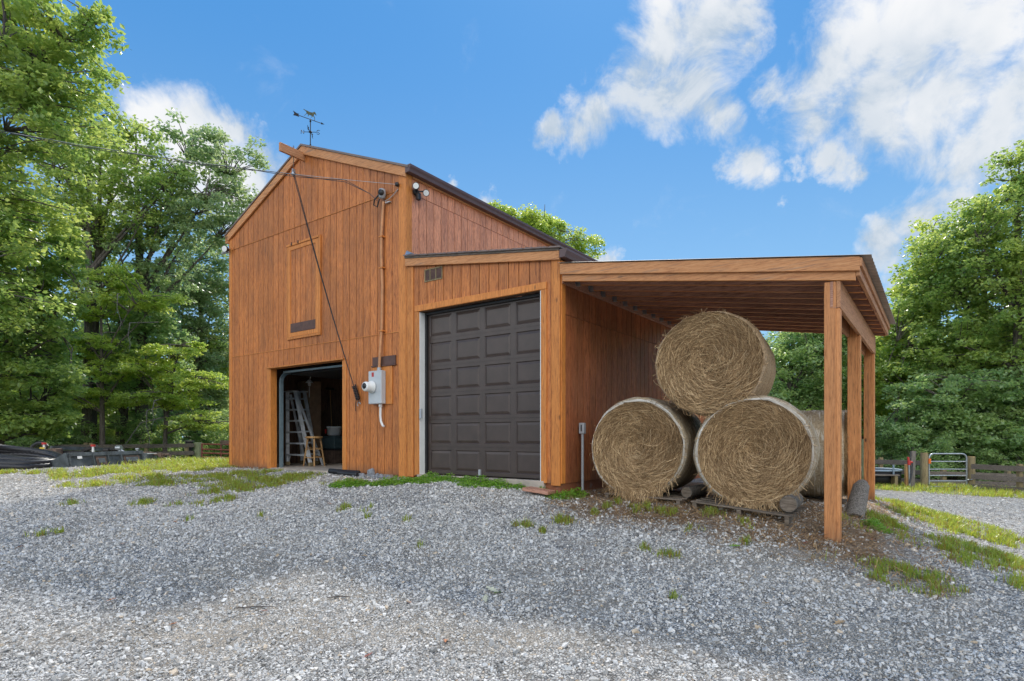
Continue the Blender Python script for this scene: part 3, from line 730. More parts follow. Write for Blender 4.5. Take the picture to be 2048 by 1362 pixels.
mb = MB(); mb.hexa([(.03,-.06,4.85),(.2,-.06,4.85),(.2,.0,4.86),(.03,.0,4.86),(.03,-.02,4.94),(.2,-.02,4.86),(.2,.0,4.865),(.03,.0,4.95)]); part(mb, 'flashing', M['galv'], gr)
# right wall of the garage bay, floor and footing
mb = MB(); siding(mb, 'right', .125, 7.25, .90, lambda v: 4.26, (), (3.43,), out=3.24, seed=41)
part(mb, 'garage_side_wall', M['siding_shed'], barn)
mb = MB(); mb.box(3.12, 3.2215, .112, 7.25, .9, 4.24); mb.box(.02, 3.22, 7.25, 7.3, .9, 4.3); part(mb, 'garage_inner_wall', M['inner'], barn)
mb = MB(); mb.box(.04, 3.225, .03, 7.25, .35, .898); part(mb, 'footing', M['plinth'], barn)
mb = MB(); mb.box(.3, 2.97, -.03, .12, .70, .93); part(mb, 'door_sill', M['concrete'], barn, .006)
mb = MB(); mb.box(-6.06, .03, .0, .10, .4, .855); part(mb, 'footing', M['plinth'], barn)

# ---- lean-to on the right side
def lz(u): return 4.115 - .154*(u-3.3)       # top of rafters line
V1 = 4.62
mb = MB(); nv = 150; us = [3.25, 5.2, 7.17]
vs = []; fs = []
for i in range(nv+1):
    v = -.08 + (V1+.14)*i/nv; dz = .010*math.sin(i*2*math.pi/5)
    for u in us: vs.append((u, v, lz(u)+.026+dz))
for i in range(nv):
    for j in range(2): fs.append((i*3+j, i*3+j+1, i*3+j+4, i*3+j+3))
mb.add(vs, fs, False, .5)
lean = part(mb, 'lean_to_roof', M['roofmetal'], barn)
so = lean.modifiers.new('sheet', 'SOLIDIFY'); so.thickness = .003
def slope_board(mb, u0, u1, v0, v1, top, h):
    mb.hexa([(u0,v0,lz(u0)-top-h),(u1,v0,lz(u1)-top-h),(u1,v1,lz(u1)-top-h),(u0,v1,lz(u0)-top-h),(u0,v0,lz(u0)-top),(u1,v0,lz(u1)-top),(u1,v1,lz(u1)-top),(u0,v1,lz(u0)-top)])
mb = MB(); slope_board(mb, 3.275, 7.062, -.06, -.021, -.014, .154); part(mb, 'fascia_board', M['trim_x'], lean, .003)
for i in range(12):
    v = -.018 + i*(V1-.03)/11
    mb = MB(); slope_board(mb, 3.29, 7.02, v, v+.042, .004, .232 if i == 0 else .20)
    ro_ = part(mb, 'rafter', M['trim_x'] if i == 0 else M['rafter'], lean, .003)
    ro_.data.materials.append(M['trim_clean_and_bounce'])
    for p_ in ro_.data.polygons: p_.material_index = 1 if p_.normal.z < -.9 else 0  # undersides coloured lighter to stand for light bounced off the ground
    if i:
        mb = MB(); mb.box(3.292, 3.36, v-.006, v-.001, 3.90, 4.04); mb.box(3.292, 3.36, v-.006, v+.048, 3.893, 3.8985); mb.box(3.289, 3.2915, v-.035, v-.0005, 3.92, 4.04)
        part(mb, 'joist_hanger', M['galv'], lean)
mb = MB(); mb.box(3.243, 3.288, .02, V1+.04, 3.86, 4.07); part(mb, 'ledger_board', M['rafter'], lean, .003)
mb = MB(); mb.box(7.022, 7.06, -.02, V1+.02, lz(7.02)-.19, lz(7.02)-.006); mb.box(7.061, 7.085, -.06, V1+.02, lz(7.06)-.09, lz(7.06)+.0)
part(mb, 'edge_board', M['beam'], lean, .003)
mb = MB()
for k in range(4):
    u = 4.0+k*.85
    mb.box(u, u+.085, .03, V1, lz(u)-.012-.0, lz(u)+.003)
part(mb, 'purlin', M['rafter'], lean)
bm0, bm1 = 3.03, 3.34
mb = MB(); mb.box(6.832, 6.872, .002, V1, bm0, bm1); part(mb, 'beam', M['beam'], lean, .003)
mb = MB(); mb.box(6.70, 6.74, .157, V1, bm0-.02, bm1-.01); part(mb, 'beam', M['beam'], lean, .003)
for v in (0, 2.13, 4.43):
    g = gb(6.78, v+.08)-.15
    mb = MB(); mb.box(6.71, 6.83, v, v+.15, g, 3.33); mb.box(6.83, 6.868, v-.0 if v else 0, v+.15, g, bm0-.004)
    po = part(mb, 'post', M['post'], lean, .004)
    if v > 4:
        mb = MB(); mb.box(6.772, 6.778, v-.0015, v-.0003, g+.3, 2.7); part(mb, 'drying_crack', M['black'], po)
    if v == 0:
        mb = MB(); mb.box(6.774, 6.80, -.004, -.0006, 3.05, 3.33); mb.box(6.77, 6.772, -.003, -.0005, 3.04, 3.33); mb.box(6.771, 6.868, -.003, -.0005, 3.036, 3.04)
        part(mb, 'notch_plate', M['rafter'], po)

# ------------------------------------------------------------------ things fixed to the barn
# weathervane
B0 = (-3.1, .17, 7.76)
wv = thing('weathervane', 'black iron weathervane with a trotting horse above a tilted arrow on the ridge', 'weathervane', B0)
mb = MB(); mb.tube([(-3.1,.17,7.74),(-3.1,.17,8.40)], .010, 8); mb.tube([(-3.1,.17,7.74),(-3.1,.17,7.86)], .017, 8); mb.lathe([(0,8.10),(.035,8.11),(.035,8.13),(0,8.15)], 10, c=(-3.1,.17,0))
part(mb, 'mast', M['iron'], wv)
def dirb(wx, wy): return Vector((wx*UX+wy*UY, -wx*UY+wy*UX, 0)).normalized()   # world direction in the barn frame
A = dirb(.762, .647); O = Vector((-3.1,.17,8.39))
mb = MB(); mb.tube([O-A*.29, O+A*.27], .007, 6)
mb.lathe([(0,8.33),(.022,8.34),(.012,8.39),(0,8.40)], 8, c=(-3.1,.17,0))
def plate(mb, pts, o, ax, th=.006, k=.66):      # silhouette cut from sheet metal: pts in (along, z)
    nrm = ax.cross(Vector((0,0,1))).normalized()*th/2; n = len(pts)
    pts = [(p[0]*k, p[1]*k) for p in pts]
    a = [o+ax*p[0]+Vector((0,0,p[1]))-nrm for p in pts]; b = [o+ax*p[0]+Vector((0,0,p[1]))+nrm for p in pts]
    mb.add(a+b, [tuple(range(n)), tuple(range(2*n-1,n-1,-1))]+[(i,n+i,n+(i+1) % n,(i+1) % n) for i in range(n)])
plate(mb, [(.36,.035),(.47,0),(.36,-.035)], O, A)
plate(mb, [(-.56,.085),(-.44,.045),(-.36,.05),(-.40,0),(-.36,-.05),(-.44,-.045),(-.56,-.06),(-.52,.01)], O, A)
part(mb, 'arrow', M['iron'], wv)
mb = MB(); HO = O+Vector((0,0,.036))
horse = [(-.235,.195),(-.205,.205),(-.16,.19),(-.11,.19),(-.06,.185),(0,.18),(.06,.19),(.10,.215),(.125,.24),(.15,.235),(.185,.19),(.20,.15),(.185,.14),(.155,.17),(.135,.165),(.115,.12),(.10,.09),(.06,.075),(0,.085),(-.06,.08),(-.10,.10),(-.13,.13),(-.15,.165),(-.19,.18)]
plate(mb, horse, HO, A, .008)
for leg in ([(-.12,.12),(-.09,.12),(-.14,.06),(-.19,.0),(-.205,.0),(-.155,.065)], [(-.09,.10),(-.06,.10),(-.05,.05),(-.075,.02),(-.085,.025),(-.07,.05)],
            [(.06,.09),(.09,.09),(.06,.04),(.015,.02),(.015,.03),(.045,.05)], [(.08,.10),(.11,.11),(.145,.05),(.15,-.05),(.138,-.05),(.13,.045)]): plate(mb, leg, HO, A, .007)
part(mb, 'horse', M['bronze'], wv)
N_ = dirb(-.995, -.06); O2 = Vector((-3.1,.17,8.12)); E_ = N_.cross(Vector((0,0,1)))
mb = MB(); mb.tube([O2-N_*.14, O2+N_*.14], .006, 6); mb.tube([O2-E_*.14, O2+E_*.14], .006, 6)
part(mb, 'direction_arms', M['iron'], wv)
def letter(strokes, o, ax):
    mb = MB()
    for st in strokes: mb.tube([o+ax*p[0]*.8+Vector((0,0,p[1]*.8)) for p in st], .006, 5)
    return mb
R_ = -N_     # reads left to right towards the viewer
part(letter([[(-.035,-.05),(-.035,.05)],[(-.035,.05),(.035,-.05)],[(.035,-.05),(.035,.05)]], O2+N_*.165, R_), 'letter', M['iron'], wv)
part(letter([[(.04,.04),(.02,.055),(-.02,.05),(-.035,.03),(-.02,.005),(.02,-.01),(.035,-.03),(.015,-.055),(-.02,-.05),(-.04,-.035)]], O2-N_*.165, R_), 'letter', M['iron'], wv)
part(letter([[(.03,.05),(-.03,.05),(-.03,-.05),(.03,-.05)],[(-.03,0),(.02,0)]], O2+E_*.165, E_), 'letter', M['iron'], wv)
part(letter([[(-.045,.05),(-.022,-.05),(0,.03),(.022,-.05),(.045,.05)]], O2-E_*.165, E_), 'letter', M['iron'], wv)

# chain, pulley and hoist rope
t = thing('hoist_tackle', 'rusty chain, pulley and dark rope hanging from the beam at the gable peak', 'pulley', (-3.06,-.25,6.9))
mb = MB(); zc = 7.62
for i in range(13):
    c = Vector((-3.06+.004*math.sin(i), -.26, zc-i*.034)); ax = Vector((1,0,0)) if i % 2 else Vector((0,1,0))
    mb.tube([c+ax*.012*math.cos(a)+Vector((0,0,.022*math.sin(a))) for a in [k*math.pi/4 for k in range(8)]], .0045, 5, closed=True)
part(mb, 'chain', M['rust'], t)
mb = MB(); mb.box(-3.075,-3.045,-.29,-.23,7.02,7.16); mb.lathe([(0,-.02),(.045,-.02),(.045,.02),(0,.02)], 12, 'x', (-3.06,-.26,7.06)); part(mb, 'pulley_block', M['galv'], t)
mb = MB()
hk = Vector((-1.24,-.05,2.25))
for dx in (0, .035):
    a = Vector((-3.06+dx,-.26,7.03)); pts = [a.lerp(hk, k/14)+Vector((0,0,-.12*math.sin(math.pi*k/14))) for k in range(15)]
    mb.tube(pts, .008, 6)
part(mb, 'rope', M['rope'], t)
mb = MB(); d = (hk-Vector((-3.06,-.26,7.03))).normalized(); sdv = d.cross(Vector((0,1,0))).normalized(); f_ = sdv.cross(d)
c0 = hk-d*.36
mb.tube([c0+d*(.30*k/70)+(sdv*math.cos(k*.8)+f_*math.sin(k*.8))*.035 for k in range(71)], .013, 6)
mb.tube([c0+d*.2, c0+d*.25+Vector((-.05,0,-.12)), c0+d*.25+Vector((-.055,0,-.26))], .008, 6)
part(mb, 'rope_coil', M['rope'], t)
mb = MB(); mb.tube([hk+Vector((.04*math.cos(a)-.0, 0, .04*math.sin(a)-.03)) for a in [k*.6 for k in range(8)]], .008, 6); mb.tube([hk, hk+Vector((0,.06,0))], .007, 6); part(mb, 'wall_hook', M['galv'], t)

# electric meter, conduit, boards
t = thing('electric_meter', 'grey electric meter box with round glass meter on the barn front', 'meter box', (-.68,0,2.2))
mb = MB(); mb.box(-.862,-.505,-.14,-.025,2.205,2.82); part(mb, 'enclosure', M['meter'], t, .01)
mb = MB(); mb.box(-.875,-.345,-.022,-.001,2.20,2.98); part(mb, 'backboard', M['trim_z'], t)
mb = MB(); mb.lathe([(0,-.15),(.115,-.15),(.115,-.17),(.09,-.175),(.09,-.30),(.08,-.32),(0,-.325)], 24, 'y', (-.75,0,2.52)); part(mb, 'meter_socket', M['white'], t)
mb = MB(); mb.lathe([(0,-.326),(.055,-.327),(.05,-.335),(0,-.337)], 16, 'y', (-.75,0,2.53)); part(mb, 'dial', M['black'], t)
mb = MB(); mb.box(-.765,-.705,-.1425,-.1405,2.71,2.79); part(mb, 'warning_sticker', M['redpaint'], t)
mb = MB(); mb.tube([(-.60,-.07,2.2),(-.60,-.07,2.13),(-.615,-.06,1.98),(-.60,-.06,1.88),(-.55,-.06,1.80),(-.52,-.06,1.79)], .022, 8); mb.lathe([(0,2.15),(.035,2.15),(.035,2.2)], 10, c=(-.60,-.07,0)); part(mb, 'drain_conduit', M['white'], t)
t = thing('service_conduit', 'orange painted conduit climbing the barn front to a weatherhead', 'conduit', (-.62,0,2.8))
mb = MB(); mb.tube([(-.63,-.08,2.83),(-.62,-.06,3.2),(-.60,-.04,3.6),(-.58,-.04,4.4),(-.61,-.045,5.0),(-.60,-.045,5.4),(-.55,-.045,5.95)], .026, 10); part(mb, 'pipe', M['paintpipe'], t)
mb = MB()
for z, x in ((3.55,-.60),(4.72,-.595),(5.3,-.60)): mb.box(x-.05, x+.05, -.075, -.001, z, z+.025)
part(mb, 'strap', M['trim_z'], t)
mb = MB(); mb.tube([(-.63,-.08,2.82),(-.63,-.08,2.88)], .036, 10); mb2 = MB(); mb2.lathe([(0,6.0),(.06,6.02),(.075,6.1),(.06,6.17),(0,6.2)], 12, c=(-.56,-.07,0)); part(mb, 'coupling', M['grey'], t); part(mb2, 'weatherhead', M['grey'], t)
mb = MB(); mb.lathe([(0,-.16),(.05,-.16),(.055,-.11),(.05,-.1)], 12, 'y', (-.52,0,6.09)); mb.tube([(-.58,-.12,6.07),(-.66,-.16,5.98),(-.71,-.14,5.9),(-.66,-.1,5.86),(-.60,-.1,6.0)], .014, 6); part(mb, 'cable_boot', M['black'], t)
mb = MB(); mb.tube([(-.52,-.03,5.96),(-.40,-.03,5.98),(-.3,-.03,6.02),(-.17,-.03,6.10)], .008, 6); mb.box(-.5,-.38,-.05,-.001,5.91,5.93); part(mb, 'ground_wire', M['lightcable'], t)
mb = MB(); mb.box(-.876,-.25,-.03,-.001,2.93,3.09); mb.box(-.90,-.24,-.045,-.001,2.905,2.929)
solo(mb, 'wall_board', M['brownboard'], 'dark brown board nailed flat above the electric meter', 'board', (-.55,0,2.93), bevel=.003)

# power line (comes from a pole out of the picture on the left)
def catenary(a, b, sag, n=40): return [Vector(a).lerp(Vector(b), k/n)-Vector((0,0,sag*4*(k/n)*(1-k/n))) for k in range(n+1)]
wa = W(-.17, -.06); P0 = Vector((-21.5,12.5,10.9)); P1 = Vector((wa[0],wa[1],6.17))
t = thing('power_line', 'black and bare overhead power cables running to the right gable corner', 'cable', tuple(P1), 'world')
main = catenary(P0, P1, .55)
mb = MB(); mb.tube(main, .0045, 6); part(mb, 'messenger_wire', M['lightcable'], t)
mb = MB()
for ph in (0, 2.1):
    pts = [p+Vector((0,.02*math.cos(i*1.3+ph),-.022+.02*math.sin(i*1.3+ph))) for i, p in enumerate(main[:39])]
    wb = W(-.60, -.16); pts += [Vector((*W(-.75,-.2),6.1)), Vector((wb[0],wb[1],5.95))]
    mb.tube(pts, .006, 6)
part(mb, 'insulated_wire', M['cable'], t)
mb = MB(); mb.tube([(P1.x,P1.y,6.17),(*W(-.17,.0),6.17)], .02, 8); mb.lathe([(0,-.03),(.035,-.03),(.035,.03),(0,.03)], 10, c=(P1.x,P1.y,6.17)); part(mb, 'insulator', M['black'], t)

# floodlights
t = thing('floodlight', 'twin white floodlight with motion sensor under the right eave', 'floodlight', (.02,.22,6.08), group='floodlights on the barn')
mb = MB(); mb.lathe([(0,.002),(.06,.002),(.06,.05),(0,.05)], 14, 'x', (.0,.22,6.08)); mb.tube([(.04,.22,6.08),(.12,.16,6.12)], .015, 8); mb.tube([(.04,.22,6.08),(.12,.32,6.10)], .015, 8); part(mb, 'base', M['black'], t)
mb = MB(); mb.cbox((.09,.22,5.98), (.07,.08,.13)); part(mb, 'motion_sensor', M['black'], t, .01)
for (a, b, dr_) in (((.12,.15,6.13), 0, Vector((.5,-.75,-.2))), ((.13,.36,6.08), 1, Vector((.75,-.5,-.3)))):
    dr_.normalize(); a = Vector(a); mb = MB(); mb.tube([a-dr_*.07, a, a+dr_*.07], [.03,.05,.062], 14); ld_ = part(mb, 'lamp_head', M['black'], t)
    mb = MB(); mb.tube([a+dr_*.071, a+dr_*.076], .052, 14); part(mb, 'lens', M['lens'], ld_)
t = thing('floodlight', 'grey floodlight on a bracket at the left corner of the barn', 'floodlight', (-6.1,.0,6.05), group='floodlights on the barn')
mb = MB(); mb.tube([(-6.1,.06,6.07),(-6.17,.0,6.08),(-6.14,-.05,6.1)], .014, 8); mb.tube([(-6.17,.0,6.08),(-6.32,.0,6.11),(-6.5,.02,6.10)], [.03,.05,.02], 8); part(mb, 'bracket', M['grey'], t)
dr_ = Vector((.35,-.9,-.1)).normalized(); a = Vector((-6.06,-.10,6.10)); mb = MB(); mb.tube([a-dr_*.06, a, a+dr_*.06], [.04,.07,.08], 16); h_ = part(mb, 'lamp_head', M['black'], t)
mb = MB(); mb.tube([a+dr_*.061, a+dr_*.066], .07, 16); part(mb, 'lens', M['lens'], h_)

# grey conduit riser by the side wall
t = thing('conduit_riser', 'thin grey conduit pipe with a small box standing by the side wall', 'pipe', (3.32,.54,.69))
mb = MB(); mb.tube([(3.32,.54,.55),(3.32,.54,1.66)], .022, 10); part(mb, 'pipe', M['grey'], t)
mb = MB(); mb.box(3.275,3.365,.50,.57,1.64,1.81); part(mb, 'outlet_box', M['grey'], t, .008)
mb = MB(); mb.box(3.31,3.33,.497,.4995,1.68,1.78); part(mb, 'cover_slot', M['black'], t)

# ------------------------------------------------------------------ things inside the open doorway
def ladder(label, v, pts, steps, back=True):
    """pts: left foot u, left top u, right foot u, right top u, foot z, top z"""
    l0, l1, r0, r1, z0, z1 = pts
    t = thing('stepladder', label, 'ladder', ((l0+r0)/2, v, z0))
    dv = .16
    f = lambda a, b, k: a+(b-a)*k
    mb = MB()
    for a, b in ((l0, l1), (r0, r1)): mb.bar((a,v,z0+.05), (b,v+dv,z1), .035, .085, up=(0,1,0))
    part(mb, 'side_rails', M['alu'], t)
    for k in range(steps):
        q = (k+1)/(steps+.55); z = f(z0, z1, q); mb = MB()
        mb.box(f(l0,l1,q)+.01, f(r0,r1,q)-.01, v+dv*q-.05, v+dv*q+.05, z-.035, z); part(mb, 'step', M['alu'], t)
    mb = MB(); mb.bar((l0+.09,v+.02,z0+.26),(l0+.02,v+.01,z0+.10),.012,.03); mb.bar((r0-.12,v+.02,z0+.26),(r0-.03,v+.01,z0+.10),.012,.03)
    mb.box(l1-.03, r1+.03, v+dv-.08, v+dv+.08, z1, z1+.03); part(mb, 'brace_and_cap', M['alu'], t)
    for a in (l0, r0):
        mb = MB(); mb.box(a-.04, a+.04, v-.05, v+.05, z0, z0+.09); part(mb, 'foot', M['logpost'], t, .006)
    if back:
        mb = MB()
        for a, b in ((l0+.1, l1+.04), (r0-.1, r1-.04)): mb.bar((a,v+.42,z0),(b,v+dv+.06,z1-.05), .03, .05, up=(0,1,0))
        for k in range(steps-1):
            q = (k+1)/(steps+.55); z = f(z0, z1, q); y = f(v+.42, v+dv+.06, q); mb.box(f(l0+.1,l1+.04,q), f(r0-.1,r1-.04,q), y-.012, y+.012, z-.015, z+.015)
        part(mb, 'rear_legs', M['alu'], t)
    return t
ladder('wide aluminium stepladder standing in the open doorway, in front', .92, (-5.10, -5.36, -4.17, -5.03, .90, 2.70), 6)
ladder('second aluminium ladder leaning behind the front stepladder', 1.5, (-5.35, -5.75, -4.75, -5.5, .90, 2.75), 6, back=False)
t = thing('stool', 'round wooden stool with four splayed legs beside the ladders', 'stool', (-4.2, 1.1, .9))
sc_ = (-4.22, 1.05)
mb = MB(); mb.lathe([(0,1.555),(.185,1.555),(.2,1.57),(.2,1.59),(.185,1.605),(0,1.605)], 24, c=(sc_[0],sc_[1],0)); part(mb, 'seat', M['stoolwood'], t)
for k in range(4):
    a = math.pi/4+k*math.pi/2+.2; mb = MB(); mb.tube([(sc_[0]+.24*math.cos(a),sc_[1]+.24*math.sin(a),.9),(sc_[0]+.14*math.cos(a),sc_[1]+.14*math.sin(a),1.56)], [.018,.021], 8); part(mb, 'leg', M['stoolwood'], t)
mb = MB()
for z, q in ((1.1,.21),(1.3,.18)):
    for k in range(4):
        a = math.pi/4+k*math.pi/2+.2; b = a+math.pi/2; mb.tube([(sc_[0]+q*math.cos(a),sc_[1]+q*math.sin(a),z+.03*(k % 2)),(sc_[0]+q*math.cos(b),sc_[1]+q*math.sin(b),z+.03*(k % 2))], .011, 6)
part(mb, 'rungs', M['stoolwood'], t)
def bin_(label, u, v, z, w, d, h, m, lid):
    t = thing('storage_bin', label, 'storage bin', (u, v, z), group='storage bins along the inner wall')
    mb = MB(); mb.hexa([(u-w/2+.03,v-d/2+.03,z),(u+w/2-.03,v-d/2+.03,z),(u+w/2-.03,v+d/2-.03,z),(u-w/2+.03,v+d/2-.03,z),(u-w/2,v-d/2,z+h),(u+w/2,v-d/2,z+h),(u+w/2,v+d/2,z+h),(u-w/2,v+d/2,z+h)]); part(mb, 'tub', m, t, .01)
    mb = MB(); mb.box(u-w/2-.015,u+w/2+.015,v-d/2-.015,v+d/2+.015,z+h,z+h+.035); part(mb, 'lid', lid, t, .008)
bin_('dark teal plastic bin on the floor behind the stool', -5.25, 2.35, .9, .8, .5, .34, M['rust'], M['black'])
bin_('dark teal plastic bin stacked in the middle below the bucket', -5.25, 2.35, 1.28, .8, .5, .30, M['teal'], M['teal'])
bin_('black bin at the back beside the door edge', -4.35, 2.75, .9, .5, .5, .3, M['black'], M['black'])
t = thing('bucket', 'off-white plastic bucket standing on the stacked bins', 'bucket', (-5.18,2.3,1.62))
mb = MB(); mb.lathe([(0,1.625),(.15,1.625),(.19,1.83),(.195,1.83),(.195,1.86),(.18,1.86),(.175,1.64),(0,1.64)], 20, c=(-5.12,2.3,0)); part(mb, 'tub', M['white'], t)
mb = MB(); mb.lathe([(.166,1.68),(.185,1.78)], 6, c=(-5.12,2.3,0)); part(MB().add([(-5.27,2.12,1.68),(-5.21,2.125,1.68),(-5.21,2.12,1.79),(-5.28,2.115,1.79)], [(0,1,2,3)]), 'label_patch', M['redpaint'], t)
mb = MB(); mb.tube([(-5.12+.2*math.cos(a),2.3,1.84-.09*math.sin(a)) for a in [k*math.pi/10 for k in range(11)]], .004, 5); part(mb, 'handle', M['galv'], t)
def hung(name, label, cat, mbs):
    t = thing(name, label, cat, (-5.98, mbs[0][2], 2.0), group='tools hung on the inner wall')
    for n_, m_, _, mb in mbs: part(mb, n_, m_, t)
y = 2.05
mb = MB(); mb.tube([(-5.93,y,3.0),(-5.93,y,2.25)], .018, 8); mb2 = MB(); mb2.prism([(-.13,0),(.13,0),(.11,-.30),(0,-.36),(-.11,-.30)], -5.945, -5.935, 'x'); mb2.v = [(x, yy+y, zz+2.25) for x, yy, zz in mb2.v]
hung('shovel', 'long-handled shovel hanging on the dark inner wall, left of the hooked tools', 'shovel', [('handle', M['stoolwood'], y, mb), ('blade', M['iron'], y, mb2)])
y = 2.75
mb = MB(); mb.tube([(-5.9,y,2.9),(-5.88,y+.02,2.2),(-5.85,y+.03,1.3)], .015, 8); mb2 = MB(); mb2.box(-5.93,-5.9,y-.14,y+.14,2.9,2.96)
hung('rake', 'thin rake with pale handle leaning on the inner wall', 'rake', [('handle', M['stoolwood'], y, mb), ('head', M['iron'], y, mb2)])
y = 3.35
mb = MB(); mb.tube([(-5.93,y-.12,1.9),(-5.93,y-.11,2.75)]+[(-5.93,y+.12*-math.cos(a),2.8+.12*math.sin(a)) for a in [k*math.pi/8 for k in range(9)]]+[(-5.93,y+.13,2.0)], .016, 8)
hung('hose_loop', 'grey tube bent in an upside-down loop on the inner wall', 'hose', [('tube', M['grey'], y, mb)])
t = thing('hanging_lamp', 'metal work lamp with white bulb hanging under the loft', 'lamp', (-5.2,1.6,3.2))
mb = MB(); mb.tube([(-5.0,1.6,3.5),(-5.12,1.6,3.2),(-5.2,1.6,3.0)], .01, 6); mb.tube([(-5.2,1.6,2.86),(-5.2,1.6,2.6)], .007, 6); part(mb, 'cord', M['white'], t)
mb = MB(); mb.lathe([(.03,3.05),(.10,2.97),(.095,2.97),(.03,3.04)], 14, c=(-5.2,1.6,0)); part(mb, 'shade', M['alu'], t)
mb = MB(); mb.lathe([(0,2.88),(.03,2.89),(.042,2.93),(.03,2.97),(0,3.0)], 12, c=(-5.2,1.6,0)); part(mb, 'bulb', M['lens'], t)
t = thing('cardboard_box', 'tall brown cardboard box behind the ladders', 'box', (-5.7,1.95,.9))
mb = MB(); mb.box(-5.95,-5.4,1.75,2.1,.9,3.05); part(mb, 'carton', M['cardboard'], t, .01); mb = MB(); mb.box(-5.7,-5.64,1.745,1.749,.95,3.05); part(mb, 'tape', M['logpost'], t)

# ------------------------------------------------------------------ hay bales
def strands(rs, R, N, y0, sgn, fringe=0, hang=0):
    """thin straw ribbons lying on the end of a bale (face at y=y0, outward sgn)"""
    V = []; F = []; C = []; K = 5
    n = N+fringe+hang
    r = R*np.sqrt(rs.rand(n))*.99; th = rs.rand(n)*2*np.pi
    L = rs.uniform(.07,.30,n); L[N:] *= .7
    r[N:N+fringe] = R*rs.uniform(.92,1.0,fringe)
    if hang:
        r[N+fringe:] = R*rs.uniform(.85,1.0,hang); th[N+fringe:] = -np.pi/2+rs.randn(hang)*.45
    phi = th+np.pi/2+rs.randn(n)*np.where(r < .45*R, .8, .38)
    phi[N:N+fringe] = th[N:N+fringe]+rs.randn(fringe)*.9
    if hang: phi[N+fringe:] = -np.pi/2+rs.randn(hang)*.5
    lift0 = rs.uniform(0,.035,n)*(1-.3*r/R); lift1 = lift0+rs.randn(n)*.018; lift1[N:] = rs.uniform(-.02,.10,n-N)
    wd = rs.uniform(.0011,.0026,n); curv = rs.randn(n)*1.6+np.where(np.arange(n) < N, .8/np.maximum(r,.15), 0)
    px = r*np.cos(th); pz = r*np.sin(th); tone = rs.rand(n)**1.5*np.where(rs.rand(n) < .2, .4, 1)*(.8+.2*np.sin(th*3+r*9))
    for k in range(K):
        s = k/(K-1); a = phi+curv*(s-.5)*L
        if k:
            px = px+np.cos(a)*L/(K-1); pz = pz+np.sin(a)*L/(K-1)
        rad_ = np.hypot(px, pz); lim = np.where(np.arange(n) < N, R*1.0, R*1.10 if True else 0); lim[N+fringe:] = R*1.5; f_ = np.minimum(1, lim/np.maximum(rad_, 1e-3)); px = px*f_; pz = pz*f_; rad_ = rad_*f_; bul = .05*(1-np.clip(rad_/R,0,1)**2)
        yy = y0+sgn*(bul+np.maximum(lift0+(lift1-lift0)*s, .002)); nx = -np.sin(a)*wd; nz = np.cos(a)*wd
        V.append(np.stack([np.stack([px-nx,yy,pz-nz],-1), np.stack([px+nx,yy+.003,pz+nz],-1)],1))
    V = np.stack(V,1).reshape(-1,3)     # n,K,2
    i = np.arange(n)[:,None]*K*2+np.arange(K-1)[None]*2
    F = np.stack([i,i+1,i+3,i+2],-1).reshape(-1,4)
    return V, F, np.repeat(tone, K-1)
